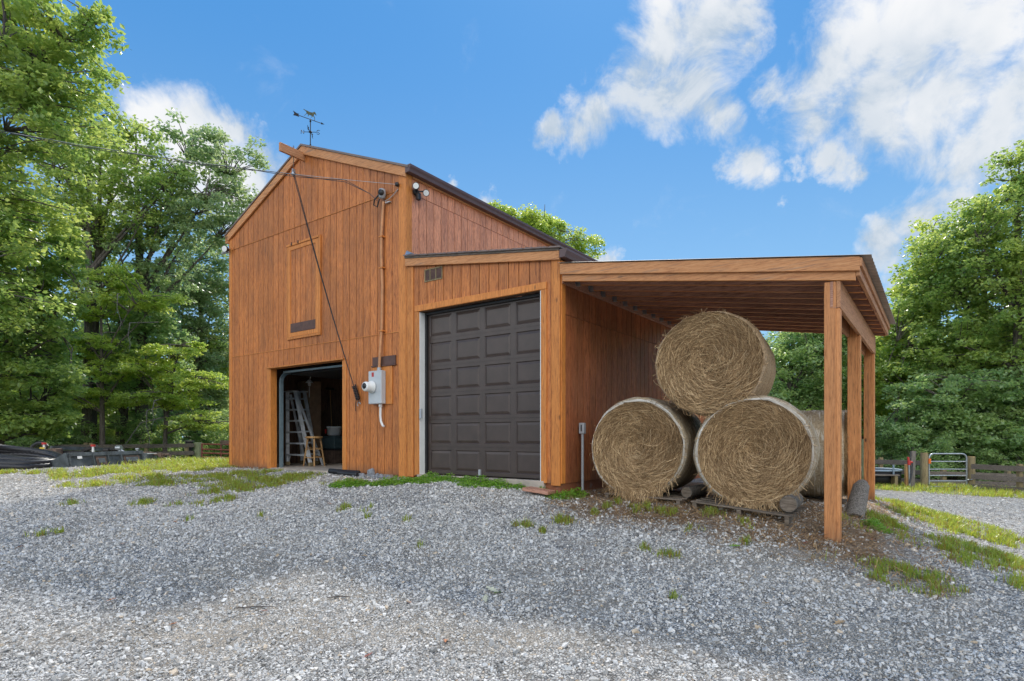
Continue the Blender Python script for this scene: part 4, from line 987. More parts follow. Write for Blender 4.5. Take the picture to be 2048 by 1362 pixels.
def bale(label, u, v, z, R, L, seed, yaw=0, tilt=0, net='net', rim=True, both=False, hang=0, loc=None):
    """round bale; its axis is the local y axis"""
    rs = np.random.RandomState(seed); w = W(u, v)
    t = thing('hay_bale', label, 'hay bale', (w[0], w[1], z), 'world', 'round hay bales under the lean-to')
    ORG[t.name] = (0,0,0); t.rotation_euler = (0, tilt, ROT+yaw)
    n = 96; ph = rs.rand(8)*6.28
    def rr(a, y): return R*(1+.012*math.sin(2*a+ph[0])+.008*math.sin(3*a+ph[1]+y*2)+.004*math.sin(9*a+ph[2]+y*9)+.004*math.sin(17*a+ph[3]-y*13)) - (.03*R*max(0, -math.sin(a))**3)
    ys = [0,.012,.035,.07]+[.07+(L-.14)*k/22 for k in range(1,23)]+[L-.035,L-.012,L]
    dr_ = [.055,.03,.012,.0]+[0]*22+[.012,.03,.055]
    vs = []; fs = []
    for y, d in zip(ys, dr_):
        for k in range(n):
            a = 2*math.pi*k/n; q = rr(a, y)-d+.006*math.sin(y*31+ph[4])*(1 if d == 0 else 0); vs.append((q*math.cos(a), y-L/2, q*math.sin(a)))
    for i in range(len(ys)-1):
        for k in range(n): fs.append((i*n+k, i*n+(k+1) % n, (i+1)*n+(k+1) % n, (i+1)*n+k))
    mb = MB(); mb.add(vs, fs, True, .5)
    nw = part(mb, 'net_wrap', M[net], t)
    if rim:      # the net is drawn over the edge of the face
        vs = []; fs = []; qs = [(.03,-.002),(.05,-.012),(.072,-.006)]
        for d, y in qs:
            for k in range(n):
                a = 2*math.pi*k/n; q = rr(a,0)-d-.012*math.sin(5*a+ph[5])*(d > .05)-.008*math.sin(11*a+ph[6])*(d > .05); vs.append((q*math.cos(a), -L/2+y, q*math.sin(a)))
        for i in range(2):
            for k in range(n): fs.append((i*n+k, (i+1)*n+k, (i+1)*n+(k+1) % n, i*n+(k+1) % n))
        mb = MB(); mb.add(vs, fs, True, .5); part(mb, 'net_edge', M['net_rim'], t)
    for sgn, y0 in ((-1, -L/2),)+(((1, L/2),) if both else ()):
        rings = 14; vs = [(0, y0+sgn*.05, 0)]; fs = []
        for j in range(1, rings+1):
            q = j/rings
            for k in range(48):
                a = 2*math.pi*k/48; R2 = (rr(a,0)-.045)*q; vs.append((R2*math.cos(a), y0+sgn*(.05*(1-q*q)+rs.uniform(-.014,.012)), R2*math.sin(a)))
        for k in range(48): fs.append((0, 1+k, 1+(k+1) % 48))
        for j in range(rings-1):
            for k in range(48): fs.append((1+j*48+k, 1+(j+1)*48+k, 1+(j+1)*48+(k+1) % 48, 1+j*48+(k+1) % 48))
        mb = MB(); mb.add(vs, fs, True, .5); part(mb, 'hay_face', M['hayface'], t)
        V, F, C = strands(rs, R-(.062 if rim else .045), 8200, y0, sgn, 95 if rim else 170, hang)
        o = link('loose_straw', np_mesh('loose_straw', V, F, M['straw'], C), t); o['kind'] = 'stuff'
    return t
def m_rim():
    m, nt, b = mat('net_rim', .6, .3)
    oc = objc(nt); xyz = nd(nt, 'ShaderNodeSeparateXYZ', {0: oc}); r_ = nd(nt, 'ShaderNodeVectorMath', {0: oc}, operation='LENGTH').outputs['Value']
    a = mth(nt, 'ARCTAN2', xyz.outputs[0], xyz.outputs[2])
    n = noise(nt, nd(nt, 'ShaderNodeCombineXYZ', {0: mth(nt,'MULTIPLY',a,3.0), 1: mth(nt,'MULTIPLY',r_,120)}).outputs[0], 1.0, 4, .7)
    setc(nt, b, ramp(nt, n, [(.32, (.26,.21,.15)), (.5, (.54,.49,.41)), (.66, (.78,.75,.69))])); return m
M['net_rim'] = m_rim()
bale('hay bale on top of the stack, resting on two others', 5.25, .90, 2.555, .70, 1.30, 5, yaw=.13, net='net_old', rim=False)
bale('lower left hay bale of the stack, nearest the barn wall', 4.275, .90, 1.44, .705, 1.32, 6, yaw=.10, hang=620)
bale('lower right hay bale of the stack, beside the front post', 5.785, .96, 1.40, .72, 1.32, 7, yaw=.13, hang=380)
bale('hay bale lying crosswise at the back between the stack and the middle post', 5.95, 2.62, 1.335, .67, 1.34, 8, yaw=math.pi/2+.10, tilt=0, both=True, rim=False)

def pallet(label, u, v, w, d, ztop, slope):
    t = thing('pallet', label, 'pallet', (u, v, ztop-.12), group='pallets under the bales')
    z = lambda x: ztop-slope*(x-u)
    for x in (u-w/2+.05, u, u+w/2-.05):
        mb = MB(); mb.box(x-.025, x+.025, v, v+d, z(x)-.10, z(x)-.022); part(mb, 'stringer', M['pallet'], t, .003)
    for k in range(6):
        y = v+k*(d-.1)/5; mb = MB(); mb.hexa([(u-w/2,y,z(u-w/2)-.02),(u+w/2,y,z(u+w/2)-.02),(u+w/2,y+.1,z(u+w/2)-.02),(u-w/2,y+.1,z(u-w/2)-.02),(u-w/2,y,z(u-w/2)),(u+w/2,y,z(u+w/2)),(u+w/2,y+.1,z(u+w/2)),(u-w/2,y+.1,z(u-w/2))]); part(mb, 'deck_board', M['pallet'], t, .003)
    for k in range(3):
        y = v+k*(d-.1)/2; mb = MB(); mb.hexa([(u-w/2,y,z(u-w/2)-.121),(u+w/2,y,z(u+w/2)-.121),(u+w/2,y+.1,z(u+w/2)-.121),(u-w/2,y+.1,z(u-w/2)-.121),(u-w/2,y,z(u-w/2)-.101),(u+w/2,y,z(u+w/2)-.101),(u+w/2,y+.1,z(u+w/2)-.101),(u-w/2,y+.1,z(u-w/2)-.101)]); part(mb, 'base_board', M['pallet'], t, .003)
pallet('grey pallet under the lower left bale, close to the barn wall', 4.42, .22, 1.15, 1.1, .775, .02)
pallet('grey pallet under the lower right bale, near the front post', 5.75, .12, 1.2, 1.1, .715, .085)
pallet('grey pallet at the back under the crosswise bale', 6.1, 2.0, 1.1, 1.0, .66, .06)
t = thing('log_chock', 'short dark log wedged under the lower right bale', 'log', (6.28,.3,.68))
mb = MB(); mb.tube([(6.30,.22,.79),(6.27,.75,.80)], [.10,.105], 14); part(mb, 'trunk', M['grey_wood'], t); mb = MB(); mb.tube([(6.3005,.214,.79),(6.30,.2195,.79)], .092, 14); part(mb, 'cut_end', M['pallet'], t)
t = thing('log_chock', 'short dark log lying in the gap between the two lower bales', 'log', (4.98,.55,.74))
mb = MB(); mb.tube([(4.98,.45,.84),(5.02,1.0,.84)], .075, 14); part(mb, 'trunk', M['grey_wood'], t); mb = MB(); mb.tube([(4.9798,.444,.84),(4.98,.4495,.84)], .068, 14); part(mb, 'cut_end', M['pallet'], t)
# hollow split log leaning on the middle post
mb = MB(); vs = []; n = 12
a0 = Vector((6.86,1.42,gb(6.86,1.42)-.02)); a1 = Vector((6.90,2.02,a0.z+.44)); ax = (a1-a0).normalized(); sx = Vector((1,0,0)); nz = ax.cross(sx).normalized()*-1
for q, R in ((0,.115),(.5,.112),(.88,.10),(1,.06)):
    for Ro in (R, R-.035):
        for k in range(n+1):
            a = math.pi*(k/n)*1.08-.12; vs.append(a0.lerp(a1,q)+sx*Ro*math.cos(a)-nz*Ro*.75*math.sin(a)*(-1))
m_ = n+1; fs = []
for i in range(3):
    for s_, in ((0,),(1,)):
        o_ = i*2*m_+s_*m_; p_ = (i+1)*2*m_+s_*m_
        for k in range(n): fs.append((o_+k,o_+k+1,p_+k+1,p_+k) if s_ == 0 else (o_+k,p_+k,p_+k+1,o_+k+1))
for i in (0, 3):
    o_ = i*2*m_
    for k in range(n): fs.append((o_+k,o_+m_+k,o_+m_+k+1,o_+k+1))
for i in range(3):
    for k in (0, n): fs.append((i*2*m_+k, (i+1)*2*m_+k, (i+1)*2*m_+m_+k, i*2*m_+m_+k))
mb.add(vs, fs, False, .4)
solo(mb, 'split_log', M['grey_wood'], 'hollow grey split log leaning against the middle post', 'log', (6.86,1.42,gb(6.86,1.42)))
t = thing('timber_offcut', 'brown timber plank end sticking out behind the crosswise bale', 'timber', (6.2,3.9,1.9))
mb = MB(); mb.bar((5.7,4.1,1.98),(6.55,3.75,2.02),.5,.03); part(mb, 'top_plank', M['grey_wood_x'], t)
mb = MB(); mb.box(5.75,6.3,3.9,3.96,.6,1.95); part(mb, 'upright', M['rafter'], t)

# ------------------------------------------------------------------ by the barn front
rs = random.Random(5)
def rock(label, u, v, s, h, seed):
    r_ = random.Random(seed); bm = bmesh.new(); bmesh.ops.create_icosphere(bm, subdivisions=2, radius=1)
    ax = [Vector((r_.gauss(0,1),r_.gauss(0,1),r_.gauss(0,1))).normalized() for _ in range(9)]; cut = [r_.uniform(.55,.85) for _ in ax]
    for v_ in bm.verts:
        for a, c_ in zip(ax, cut):
            d = v_.co.dot(a)
            if d > c_: v_.co -= a*(d-c_)
        v_.co.x *= s; v_.co.y *= s*.8; v_.co.z *= h
    me = bpy.data.meshes.new('rock'); bm.to_mesh(me); bm.free(); me.materials.append(M['stone'])
    o = link('rock', me); w = W(u, v); o.location = (w[0], w[1], gb(u, v)+h*.45); o.rotation_euler = (0,0,r_.random()*6)
    tagp(o, label, 'rock', 'rocks at the foot of the barn front')
rock('tallest pointed grey rock at the foot of the barn front', -.76, -.16, .075, .14, 1)
for k, (u, v, s, h) in enumerate([(-.98,-.2,.08,.06),(-.88,-.26,.05,.05),(-.62,-.24,.06,.05),(-.52,-.2,.07,.065),(-.38,-.24,.07,.07),(-.30,-.16,.06,.05),(-.46,-.34,.045,.035),(-.70,-.36,.04,.03),(-1.08,-.3,.045,.035)]):
    rock('small grey rock in the heap below the electric meter', u, v, s, h, 10+k)
t = thing('drain_pipe', 'short length of black corrugated pipe lying at the right foot of the doorway', 'pipe', (-1.6,-.2,.88))
mb = MB()
pts = [(-1.98+.9*k/60, -.16-.06*math.sin(k/60*3)+.0, gb(-1.98+.9*k/60,-.2)+.055) for k in range(61)]
mb.tube(pts, [.055 if k % 2 else .043 for k in range(61)], 10); part(mb, 'pipe', M['rubber'], t)
mb = MB(); pts = [(-1.55+.55*k/40, -.28, gb(-1.55+.5*k/40,-.28)+.045) for k in range(41)]; mb.tube(pts, [.05 if k % 2 else .04 for k in range(41)], 10); part(mb, 'pipe', M['rubber'], t)
mb = MB(); g = gb(3.0,-.22); mb.cbox((3.0,-.20,g+.07), (.42,.26,.05), Matrix.Rotation(.12,3,'Z') @ Matrix.Rotation(.1,3,'Y'))
solo(mb, 'step_board', M['rafter'], 'short brown board lying as a step at the garage corner', 'board', (3.0,-.2,g), bevel=.004)

# ------------------------------------------------------------------ left yard: pipes, bucket, implements, fence, gate
def wth(name, label, cat, x, y, z=None, group=None): return thing(name, label, cat, (x, y, g1(x, y) if z is None else z), 'world', group)
t = wth('coiled_pipe', 'coil of black corrugated drain pipe on the gravel', 'pipe coil', -12.3, 14.3)
zc = g1(-12.2,14.2)
for k, (r_, dz, tl, cx_, cy_) in enumerate([(1.02,.08,.0,-12.2,14.2),(1.0,.22,.05,-12.22,14.2),(.97,.30,.16,-12.25,14.25),(.94,.40,.24,-12.2,14.3),(.9,.44,.33,-12.15,14.35)]):
    dz *= .72; tl *= .6
    pts = [(cx_+r_*math.cos(a), cy_+r_*.9*math.sin(a), zc+dz-tl*math.cos(a)+.02*math.sin(3*a+k)) for a in [2*math.pi*j/120 for j in range(120)]]
    mb = MB(); mb.tube(pts, [.085 if j % 2 else .074 for j in range(120)], 10, closed=True); part(mb, 'loop', M['rubber'], t)

# loader bucket lying with its back to the yard: width runs along wx, opening points away
wx = Vector((.25,.97,0)).normalized(); wy = Vector((-.97,.25,0)).normalized(); o0 = Vector((-10.6,13.95,0)); gzb_ = lambda p: g1(p.x, p.y)
Wd = 2.1; HB = .335
t = wth('loader_bucket', 'worn grey steel loader bucket lying face down on the gravel', 'loader bucket', o0.x, o0.y)
def bp(a, b, z): p = o0+wx*a+wy*b; return (p.x, p.y, gzb_(p)*0+ (g1(o0.x,o0.y)*(1-a/Wd)+g1(o0.x+wx.x*Wd,o0.y+wx.y*Wd)*(a/Wd)) + z)
def bhex(mb, a0, a1, prof_lo, prof_hi, th):
    (b0,z0),(b1,z1) = prof_lo, prof_hi
    return mb.hexa([bp(a0,b0,z0),bp(a1,b0,z0),bp(a1,b0+th,z0),bp(a0,b0+th,z0),bp(a0,b1,z1),bp(a1,b1,z1),bp(a1,b1+th,z1),bp(a0,b1+th,z1)])
mb = MB()
bhex(mb, 0, Wd, (0,-.03), (.10,HB), .02); bhex(mb, 0, Wd, (.10,HB-.001), (.80,.04), .02)
part(mb, 'shell', M['bucket_steel'], t)
for a in (0, Wd-.02):
    mb = MB(); pl = [(-.004,-.03),(.09,HB+.015),(.16,HB+.01),(.86,.0),(.86,-.03)]
    vs = [bp(a-.012,b,z) for b,z in pl]+[bp(a+.02,b,z) for b,z in pl]; n = 5
    mb.add(vs, [tuple(range(n))[::-1], tuple(range(n,2*n))]+[(i,(i+1) % n,n+(i+1) % n,n+i) for i in range(n)]); part(mb, 'side_plate', M['bucket_steel'], t)
mb = MB(); 
for a in (.02,.62,1.02,1.40,2.03): bhex(mb, a, a+.03, (-.035,-.03), (.06,HB), .05)
bhex(mb, .0, Wd, (.045,HB-.07), (.07,HB+.02), .03)
part(mb, 'rib', M['bucket_steel'], t)
for a0, a1 in ((.70,.98),(1.48,1.95)):
    mb = MB(); bhex(mb, a0, a1, (-.012,.03), (.055,HB-.10), .004); part(mb, 'recess_plate', M['rust'], t)
    mb = MB(); bhex(mb, a0+.05, a1-.05, (-.014,.08), (.03,HB-.14), .004); part(mb, 'recess_opening', M['bucket_steel'], t)
mb = MB(); bhex(mb, .22, .34, (.030,.20), (.052,.28), .003); part(mb, 'warning_sticker', M['white'], t)

def xy(px, d): return ((px-1024)/1164*d, d)
def zz(py, d): return 1.6-(py-873)/1164*d
t = wth('tractor_implement', 'three-point tractor implement with a long flat bar and red jacks behind the bucket', 'implement', *xy(140,17.5))
mb = MB(); a = (*xy(102,17.0), zz(895,17)); b = (*xy(218,18.5), zz(899,18.5)); mb.bar(a, b, .12, .10); part(mb, 'main_bar', M['bucket_steel'], t)
for px, y0, y1 in ((88,889,915),(186,893,912)):
    x, y = xy(px,17); mb = MB(); mb.tube([(x,y,zz(y1,17)-.1),(x,y,zz(y0,17))], .03, 8); jk = part(mb, 'jack_leg', M['white'], t)
    mb = MB(); mb.tube([(x,y,zz(y0,17)),(x,y,zz(y0-4,17))], .06, 8); mb.tube([(x,y,zz(y0+16,17)),(x,y,zz(y0+21,17))], .05, 8); part(mb, 'jack_head', M['redpaint'], jk)
x, y = xy(80,17.2); mb = MB(); mb.tube([(x+.28*math.cos(a)*-1, y, zz(905,17)+.28*math.sin(a)) for a in [k*.25 for k in range(11)]], .05, 8); part(mb, 'hose_arc', M['black'], t)
x, y = xy(95,17.1); mb = MB(); mb.cbox((x,y,zz(904,17)), (.32,.3,.16)); mb.cbox((x+.25,y,zz(907,17)), (.2,.3,.3)); part(mb, 'hitch_frame', M['rust'], t, .01)
mb = MB(); mb.cbox((x-.02,y-.17,zz(896,17)), (.14,.02,.05)); part(mb, 'guard', M['yellow'], t)
x, y = xy(120,17.3); mb = MB(); mb.bar((x-.2,y,zz(897,17)),(x+.12,y,zz(914,17)),.08,.05); mb.cbox((x+.35,y+.1,zz(912,17)),(.8,.35,.3)); part(mb, 'frame', M['iron'], t, .01)
x, y = xy(178,17.4); mb = MB(); mb.bar((x-.15,y,zz(902,17)),(x+.2,y,zz(893,17)),.2,.08); part(mb, 'mount_arm', M['iron'], t)

t = wth('mower_deck', 'rusty grey mower deck with a driveshaft behind the right end of the bucket', 'mower', *xy(275,18))
d = 18
mb = MB(); a = (*xy(243,d), zz(905,d)); b = (*xy(306,d+.5), zz(906,d)); mb.bar(a, b, .7, .03); part(mb, 'deck', M['rust'], t)
x, y = xy(298,d); mb = MB(); mb.cbox((x,y-.1,zz(914,d)), (.32,.5,.24)); part(mb, 'gear_housing', M['bucket_steel'], t, .015)
x, y = xy(213,d); mb = MB(); mb.tube([(x-.05,y,zz(901,d)),(x+.12,y,zz(901,d))], .1, 14); mb.tube([(x+.1,y,zz(899,d)),(x+.35,y,zz(899,d))], .06, 10); part(mb, 'driveshaft', M['iron'], t)
x, y = xy(233,d); mb = MB(); mb.tube([(x,y,zz(896,d)),(x+.15,y,zz(896,d))], .08, 12); mb.tube([(x+.05,y,zz(897,d)),(x+.28,y,zz(905,d))], .025, 6); mb.tube([(x+.1,y,zz(898,d)),(x+.1,y,zz(912,d))], .05, 8); part(mb, 'gearbox', M['galv'], t)
x, y = xy(278,d); mb = MB(); mb.tube([(x-.05,y,zz(904,d)),(x-.05,y,zz(898,d))], .03, 8); mb.tube([(x-.1,y,zz(898,d)),(x,y,zz(898,d))], .03, 8); part(mb, 'hitch_pin', M['galv'], t)
x, y = xy(318,d); mb = MB(); mb.bar((x-.25,y,zz(924,d)),(x+.45,y,zz(924,d)),.06,.05); mb.tube([(x-.2,y,zz(909,d)),(x+.3,y,zz(909,d))], .03, 8); mb.cbox((x+.05,y,zz(910,d)),(.1,.1,.14)); mb.bar((x+.35,y,zz(910,d)),(x+.35,y,zz(927,d)),.05,.05); part(mb, 'tail_frame', M['rust'], t)

def fence(label, pts, rails, rw, m, posts, pm, group=None, pw=.12, round_=False, zoff=0, name='rail_fence'):
    """pts: world xy corners; rails: heights above ground"""
    t = wth(name, label, 'fence', *pts[0], group=group)
    P = [Vector((p[0], p[1], g1(*p)+zoff)) for p in pts]
    for h in rails:
        for a, b in zip(P[:-1], P[1:]):
            mb = MB(); sd_ = (b-a).cross(Vector((0,0,1))).normalized()*(.03+pw/2)
            if sd_.y > 0: sd_ = -sd_
            mb.bar(a+sd_+Vector((0,0,h)), b+sd_+Vector((0,0,h+.01)), .03, rw); part(mb, 'rail', m, t)
    for k, (a, hh) in enumerate(posts):
        p = P[0].lerp(P[-1], a); p.z = g1(p.x, p.y)+zoff
        mb = MB()
        if round_: mb.tube([p-Vector((0,0,.1)), p+Vector((0,0,hh))], pw/2, 10)
        else: mb.box(p.x-pw/2, p.x+pw/2, p.y-pw/2, p.y+pw/2, p.z-.1, p.z+hh)
        part(mb, 'post', pm, t)
    return t
fence('grey weathered rail fence along the left tree line', [xy(40,24.8),xy(180,24.2),xy(300,23.8),xy(392,23.4)], (.25,.55,.86), .16, M['grey_wood_x'], [(.0,1.0),(.39,1.02),(.42,1.02),(.73,.98),(.95,.9)], M['logpost'], pw=.17, round_=True)
t = wth('fence_post', 'dark weathered square post left of the green fence post', 'post', *xy(376,24)); x, y = xy(376,24)
mb = MB(); mb.bar((x,y,g1(x,y)-.1),(x+.06,y,zz(883,24)),.22,.16,up=(0,1,0)); part(mb, 'shaft', M['iron'], t); mb = MB(); mb.cbox((x+.06,y,zz(882,24)),(.3,.22,.04)); part(mb, 'cap', M['grey_wood'], t)
x, y = xy(396,23.6); mb = MB(); mb.tube([(x-.02,y,g1(x,y)-.1),(x,y,zz(884.5,23.6))], [.155,.145], 14); solo(mb, 'gate_post', M['greenpost'], 'thick greenish round post holding the red gate', 'post', (x,y,g1(x,y)), 'world')
t = wth('tube_gate', 'rusty red tubular farm gate beside the left barn wall', 'gate', *xy(405,23.6)); d = 23.6
for py in (888,898.5,906,914,921,927):
    mb = MB(); a = xy(404,d); b = xy(475,d-.6); mb.tube([(*a,zz(py,d)),(*b,zz(py+1.2,d))], .028, 8); part(mb, 'bar', M['redgate'], t)
for px in (404,442,474):
    mb = MB(); x, y = xy(px,d-.3*(px-404)/70); mb.tube([(x,y,zz(930,d)),(x,y,zz(887,d))], .03, 8); part(mb, 'upright', M['redgate'], t)
mb = MB(); x, y = xy(441,d-.4); mb.box(x,x+.6,y-.03,y,zz(889,d),zz(880.5,d)); part(mb, 'top_panel', M['rust'], t)

# ------------------------------------------------------------------ right paddock: fence, gate, hydrant, tank
GZ = lambda px, d: g1(*xy(px, d))
fence('dark board fence left of the tube gate', [xy(1690,23.5), xy(1862,20.4)], (.18,.50,.84), .17, M['grey_wood_x'], [(.02,1.0),(.45,1.0)], M['logpost'])
fence('low grey board fence running behind the tube gate', [xy(1845,21.6), xy(1960,21.2), xy(2180,20.6)], (.16,.46), .16, M['grey_wood_x'], [(.13,.62),(.30,.6),(.52,.62),(.8,.6)], M['logpost'], pw=.14)
fence('dark board fence right of the tube gate, sloping downhill', [xy(1944,19.6), xy(2170,17.5)], (.12,.46,.80), .17, M['grey_wood_x'], [(.45,.95),(.98,.95)], M['logpost'])
for px, lab, hh in ((1848,'thick round log post with a pale cut top, left of the tube gate',1.2),(1942,'thick round log post with a chain, right of the tube gate',1.12)):
    x, y = xy(px, 20); g = g1(x, y); t = thing('gate_post', lab, 'post', (x, y, g), 'world')
    mb = MB(); mb.tube([(x,y,g-.1),(x+.01,y,g+hh)], .115, 16); part(mb, 'log', M['logpost'], t)
    mb = MB(); mb.tube([(x+.01,y,g+hh+.001),(x+.01,y,g+hh+.004)], .108, 16); part(mb, 'cut_top', M['stoolwood'], t)
    if px > 1900:
        mb = MB(); mb.tube([(x+.13*math.cos(a),y+.13*math.sin(a),g+.36+.04*math.cos(a)) for a in [k*math.pi/8 for k in range(16)]], .016, 6, closed=True); part(mb, 'chain', M['galv'], t)
t = thing('tube_gate', 'galvanised tubular gate with rounded top corners between two log posts', 'gate', (*xy(1895,20), GZ(1895,20)), 'world'); d = 20
xa, xb = xy(1858,d)[0], xy(1933,d)[0]; zt_, zb_ = zz(907.5,d), zz(974,d); r_ = .16
fr = [(xa,d,zb_)]+[(xa,d,zt_-r_)]+[(xa+r_-r_*math.cos(a),d,zt_-r_+r_*math.sin(a)) for a in (.4,.8,1.2,1.57)]+[(xb-r_+r_*math.sin(a),d,zt_-r_+r_*math.cos(a)) for a in (0,.4,.8,1.2,1.57)]+[(xb,d,zb_)]
mb = MB(); mb.tube(fr, .028, 10); part(mb, 'frame', M['galv'], t)
for py in (923,938.5,951,962,973):
    mb = MB(); mb.tube([(xa,d,zz(py,d)),(xb,d,zz(py,d))], .022, 8); part(mb, 'bar', M['galv'], t)
mb = MB(); mb.tube([(xa-.01,d-.04,zz(927,d)),(xa-.01,d-.04,zz(917,d))], .045, 8); part(mb, 'latch_grip', M['orange'], t)
t = thing('yard_hydrant', 'red-headed frost-free water hydrant on a grey standpipe', 'hydrant', (*xy(1818,19.3), GZ(1818,19.3)), 'world'); d = 19.3; x, y = xy(1818,d); g = g1(x,y)
mb = MB(); mb.tube([(x+.02,y,g-.05),(x,y,zz(927,d))], .03, 10); part(mb, 'standpipe', M['galv'], t)
mb = MB(); mb.tube([(x,y,zz(930,d)),(x,y,zz(921,d))], .05, 10); mb.tube([(x,y,zz(925,d)),(x+.09,y-.05,zz(924,d))], .035, 8); mb.tube([(x-.02,y,zz(921,d)),(x-.03,y,zz(914,d))], .035, 8); part(mb, 'head', M['redpaint'], t)
mb = MB(); mb.tube([(x+.08,y-.05,zz(926,d)),(x+.07,y-.05,zz(945,d)),(x-.05,y-.1,zz(966,d))], .022, 8); part(mb, 'hose', M['cable'], t)
x, y = xy(1813,19.4); g = g1(x,y); mb = MB(); mb.box(x-.045,x+.045,y-.045,y+.045,g-.1,zz(928.5,19.4)); solo(mb, 'stake', M['stoolwood'], 'short pale square stake just left of the hydrant', 'stake', (x,y,g), 'world', bevel=.004)
x, y = xy(1825,19.6); g = g1(x,y); mb = MB(); mb.bar((x-.03,y,g-.1),(x+.02,y,zz(902,19.6)),.15,.08,up=(0,1,0)); solo(mb, 'fence_post', M['grey_wood'], 'tall silver-grey board post just right of the hydrant', 'post', (x,y,g), 'world')
x, y = xy(1729,19); g = g1(x,y); mb = MB(); mb.tube([(x,y,g-.1),(x,y,zz(878,19))], [.085,.08], 12); mb.tube([(x,y,zz(895,19)),(x,y,zz(890,19))], .1, 12); solo(mb, 'fence_post', M['greenpost'], 'tall green-grey post seen between the middle and rear lean-to posts', 'post', (x,y,g), 'world')
t = thing('stock_tank', 'low round stock tank with a blue-grey rim by the paddock fence', 'stock tank', (*xy(1745,20.5), GZ(1745,20.5)), 'world'); x, y = xy(1745,20.5); g = g1(x,y)
mb = MB(); mb.lathe([(0,g+.05),(.82,g),(.86,g+.55),(.82,g+.55),(.80,g+.1),(0,g+.08)], 32, c=(x,y,0)); part(mb, 'wall', M['iron'], t)
mb = MB(); mb.tube([(x+.86*math.cos(a),y+.86*math.sin(a),g+.57) for a in [k*math.pi/16 for k in range(32)]], .035, 8, closed=True); part(mb, 'rim', M['tank'], t)
mb = MB(); mb.tube([(x+.15,y-.9,g+.78),(x+.15,y-.9,g+.2)], .03, 8); part(mb, 'float_pipe', M['tank'], t)
t = thing('bench', 'small weathered plank bench in front of the stock tank', 'bench', (*xy(1765,19.6), GZ(1765,19.6)), 'world'); x, y = xy(1765,19.6); g = g1(x,y)
mb = MB(); mb.box(x-.55,x+.48,y-.16,y+.16,g+.40,g+.44); part(mb, 'seat', M['grey_wood_x'], t)
for dx in (-.45,.38):
    mb = MB(); mb.box(x+dx-.05,x+dx+.05,y-.14,y+.14,g-.05,g+.40); part(mb, 'leg', M['logpost'], t)

# ------------------------------------------------------------------ trees
def crown_mesh(rs, centers, per, rad_, flat, leaf, mat_, droop=.25):
    n = len(centers)*per
    C = np.repeat(centers, per, 0)
    d = rs.randn(n, 3); d /= np.linalg.norm(d, axis=1)[:,None]; d *= (rs.rand(n)**.5)[:,None]
    rr = np.repeat(rad_*rs.uniform(.65,1.3,len(centers)), per)
    P = C+d*rr[:,None]*np.array([1,1,flat]); P[:,2] -= droop*rr*(d[:,0]**2+d[:,1]**2)*.5
    az = np.arctan2(d[:,1], d[:,0])+rs.randn(n)*1.1
    el = rs.randn(n)*.45-.25
    a = np.stack([np.cos(az)*np.cos(el), np.sin(az)*np.cos(el), np.sin(el)], -1)        # leaf axis
    s = np.stack([-np.sin(az), np.cos(az), np.zeros(n)], -1)
    nrm = np.cross(a, s); roll = rs.randn(n)*.55
    s = s*np.cos(roll)[:,None]+nrm*np.sin(roll)[:,None]; nrm = np.cross(a, s)
    L = (leaf*rs.uniform(.6,1.35,n))[:,None]; w = L*.36
    V = np.stack([P, P+a*L*.45-s*w-nrm*L*.10, P+a*L, P+a*L*.45+s*w-nrm*L*.10], 1).reshape(-1,3)
    i = np.arange(n)*4
    F = np.stack([np.stack([i,i+1,i+2],-1), np.stack([i,i+2,i+3],-1)], 1).reshape(-1,3)
    tone = np.clip(np.repeat(rs.rand(len(centers)), per)*.55+rs.rand(n)**1.6*.65, 0, 1)
    return np_mesh('crown', V, F, mat_, np.repeat(tone, 2))
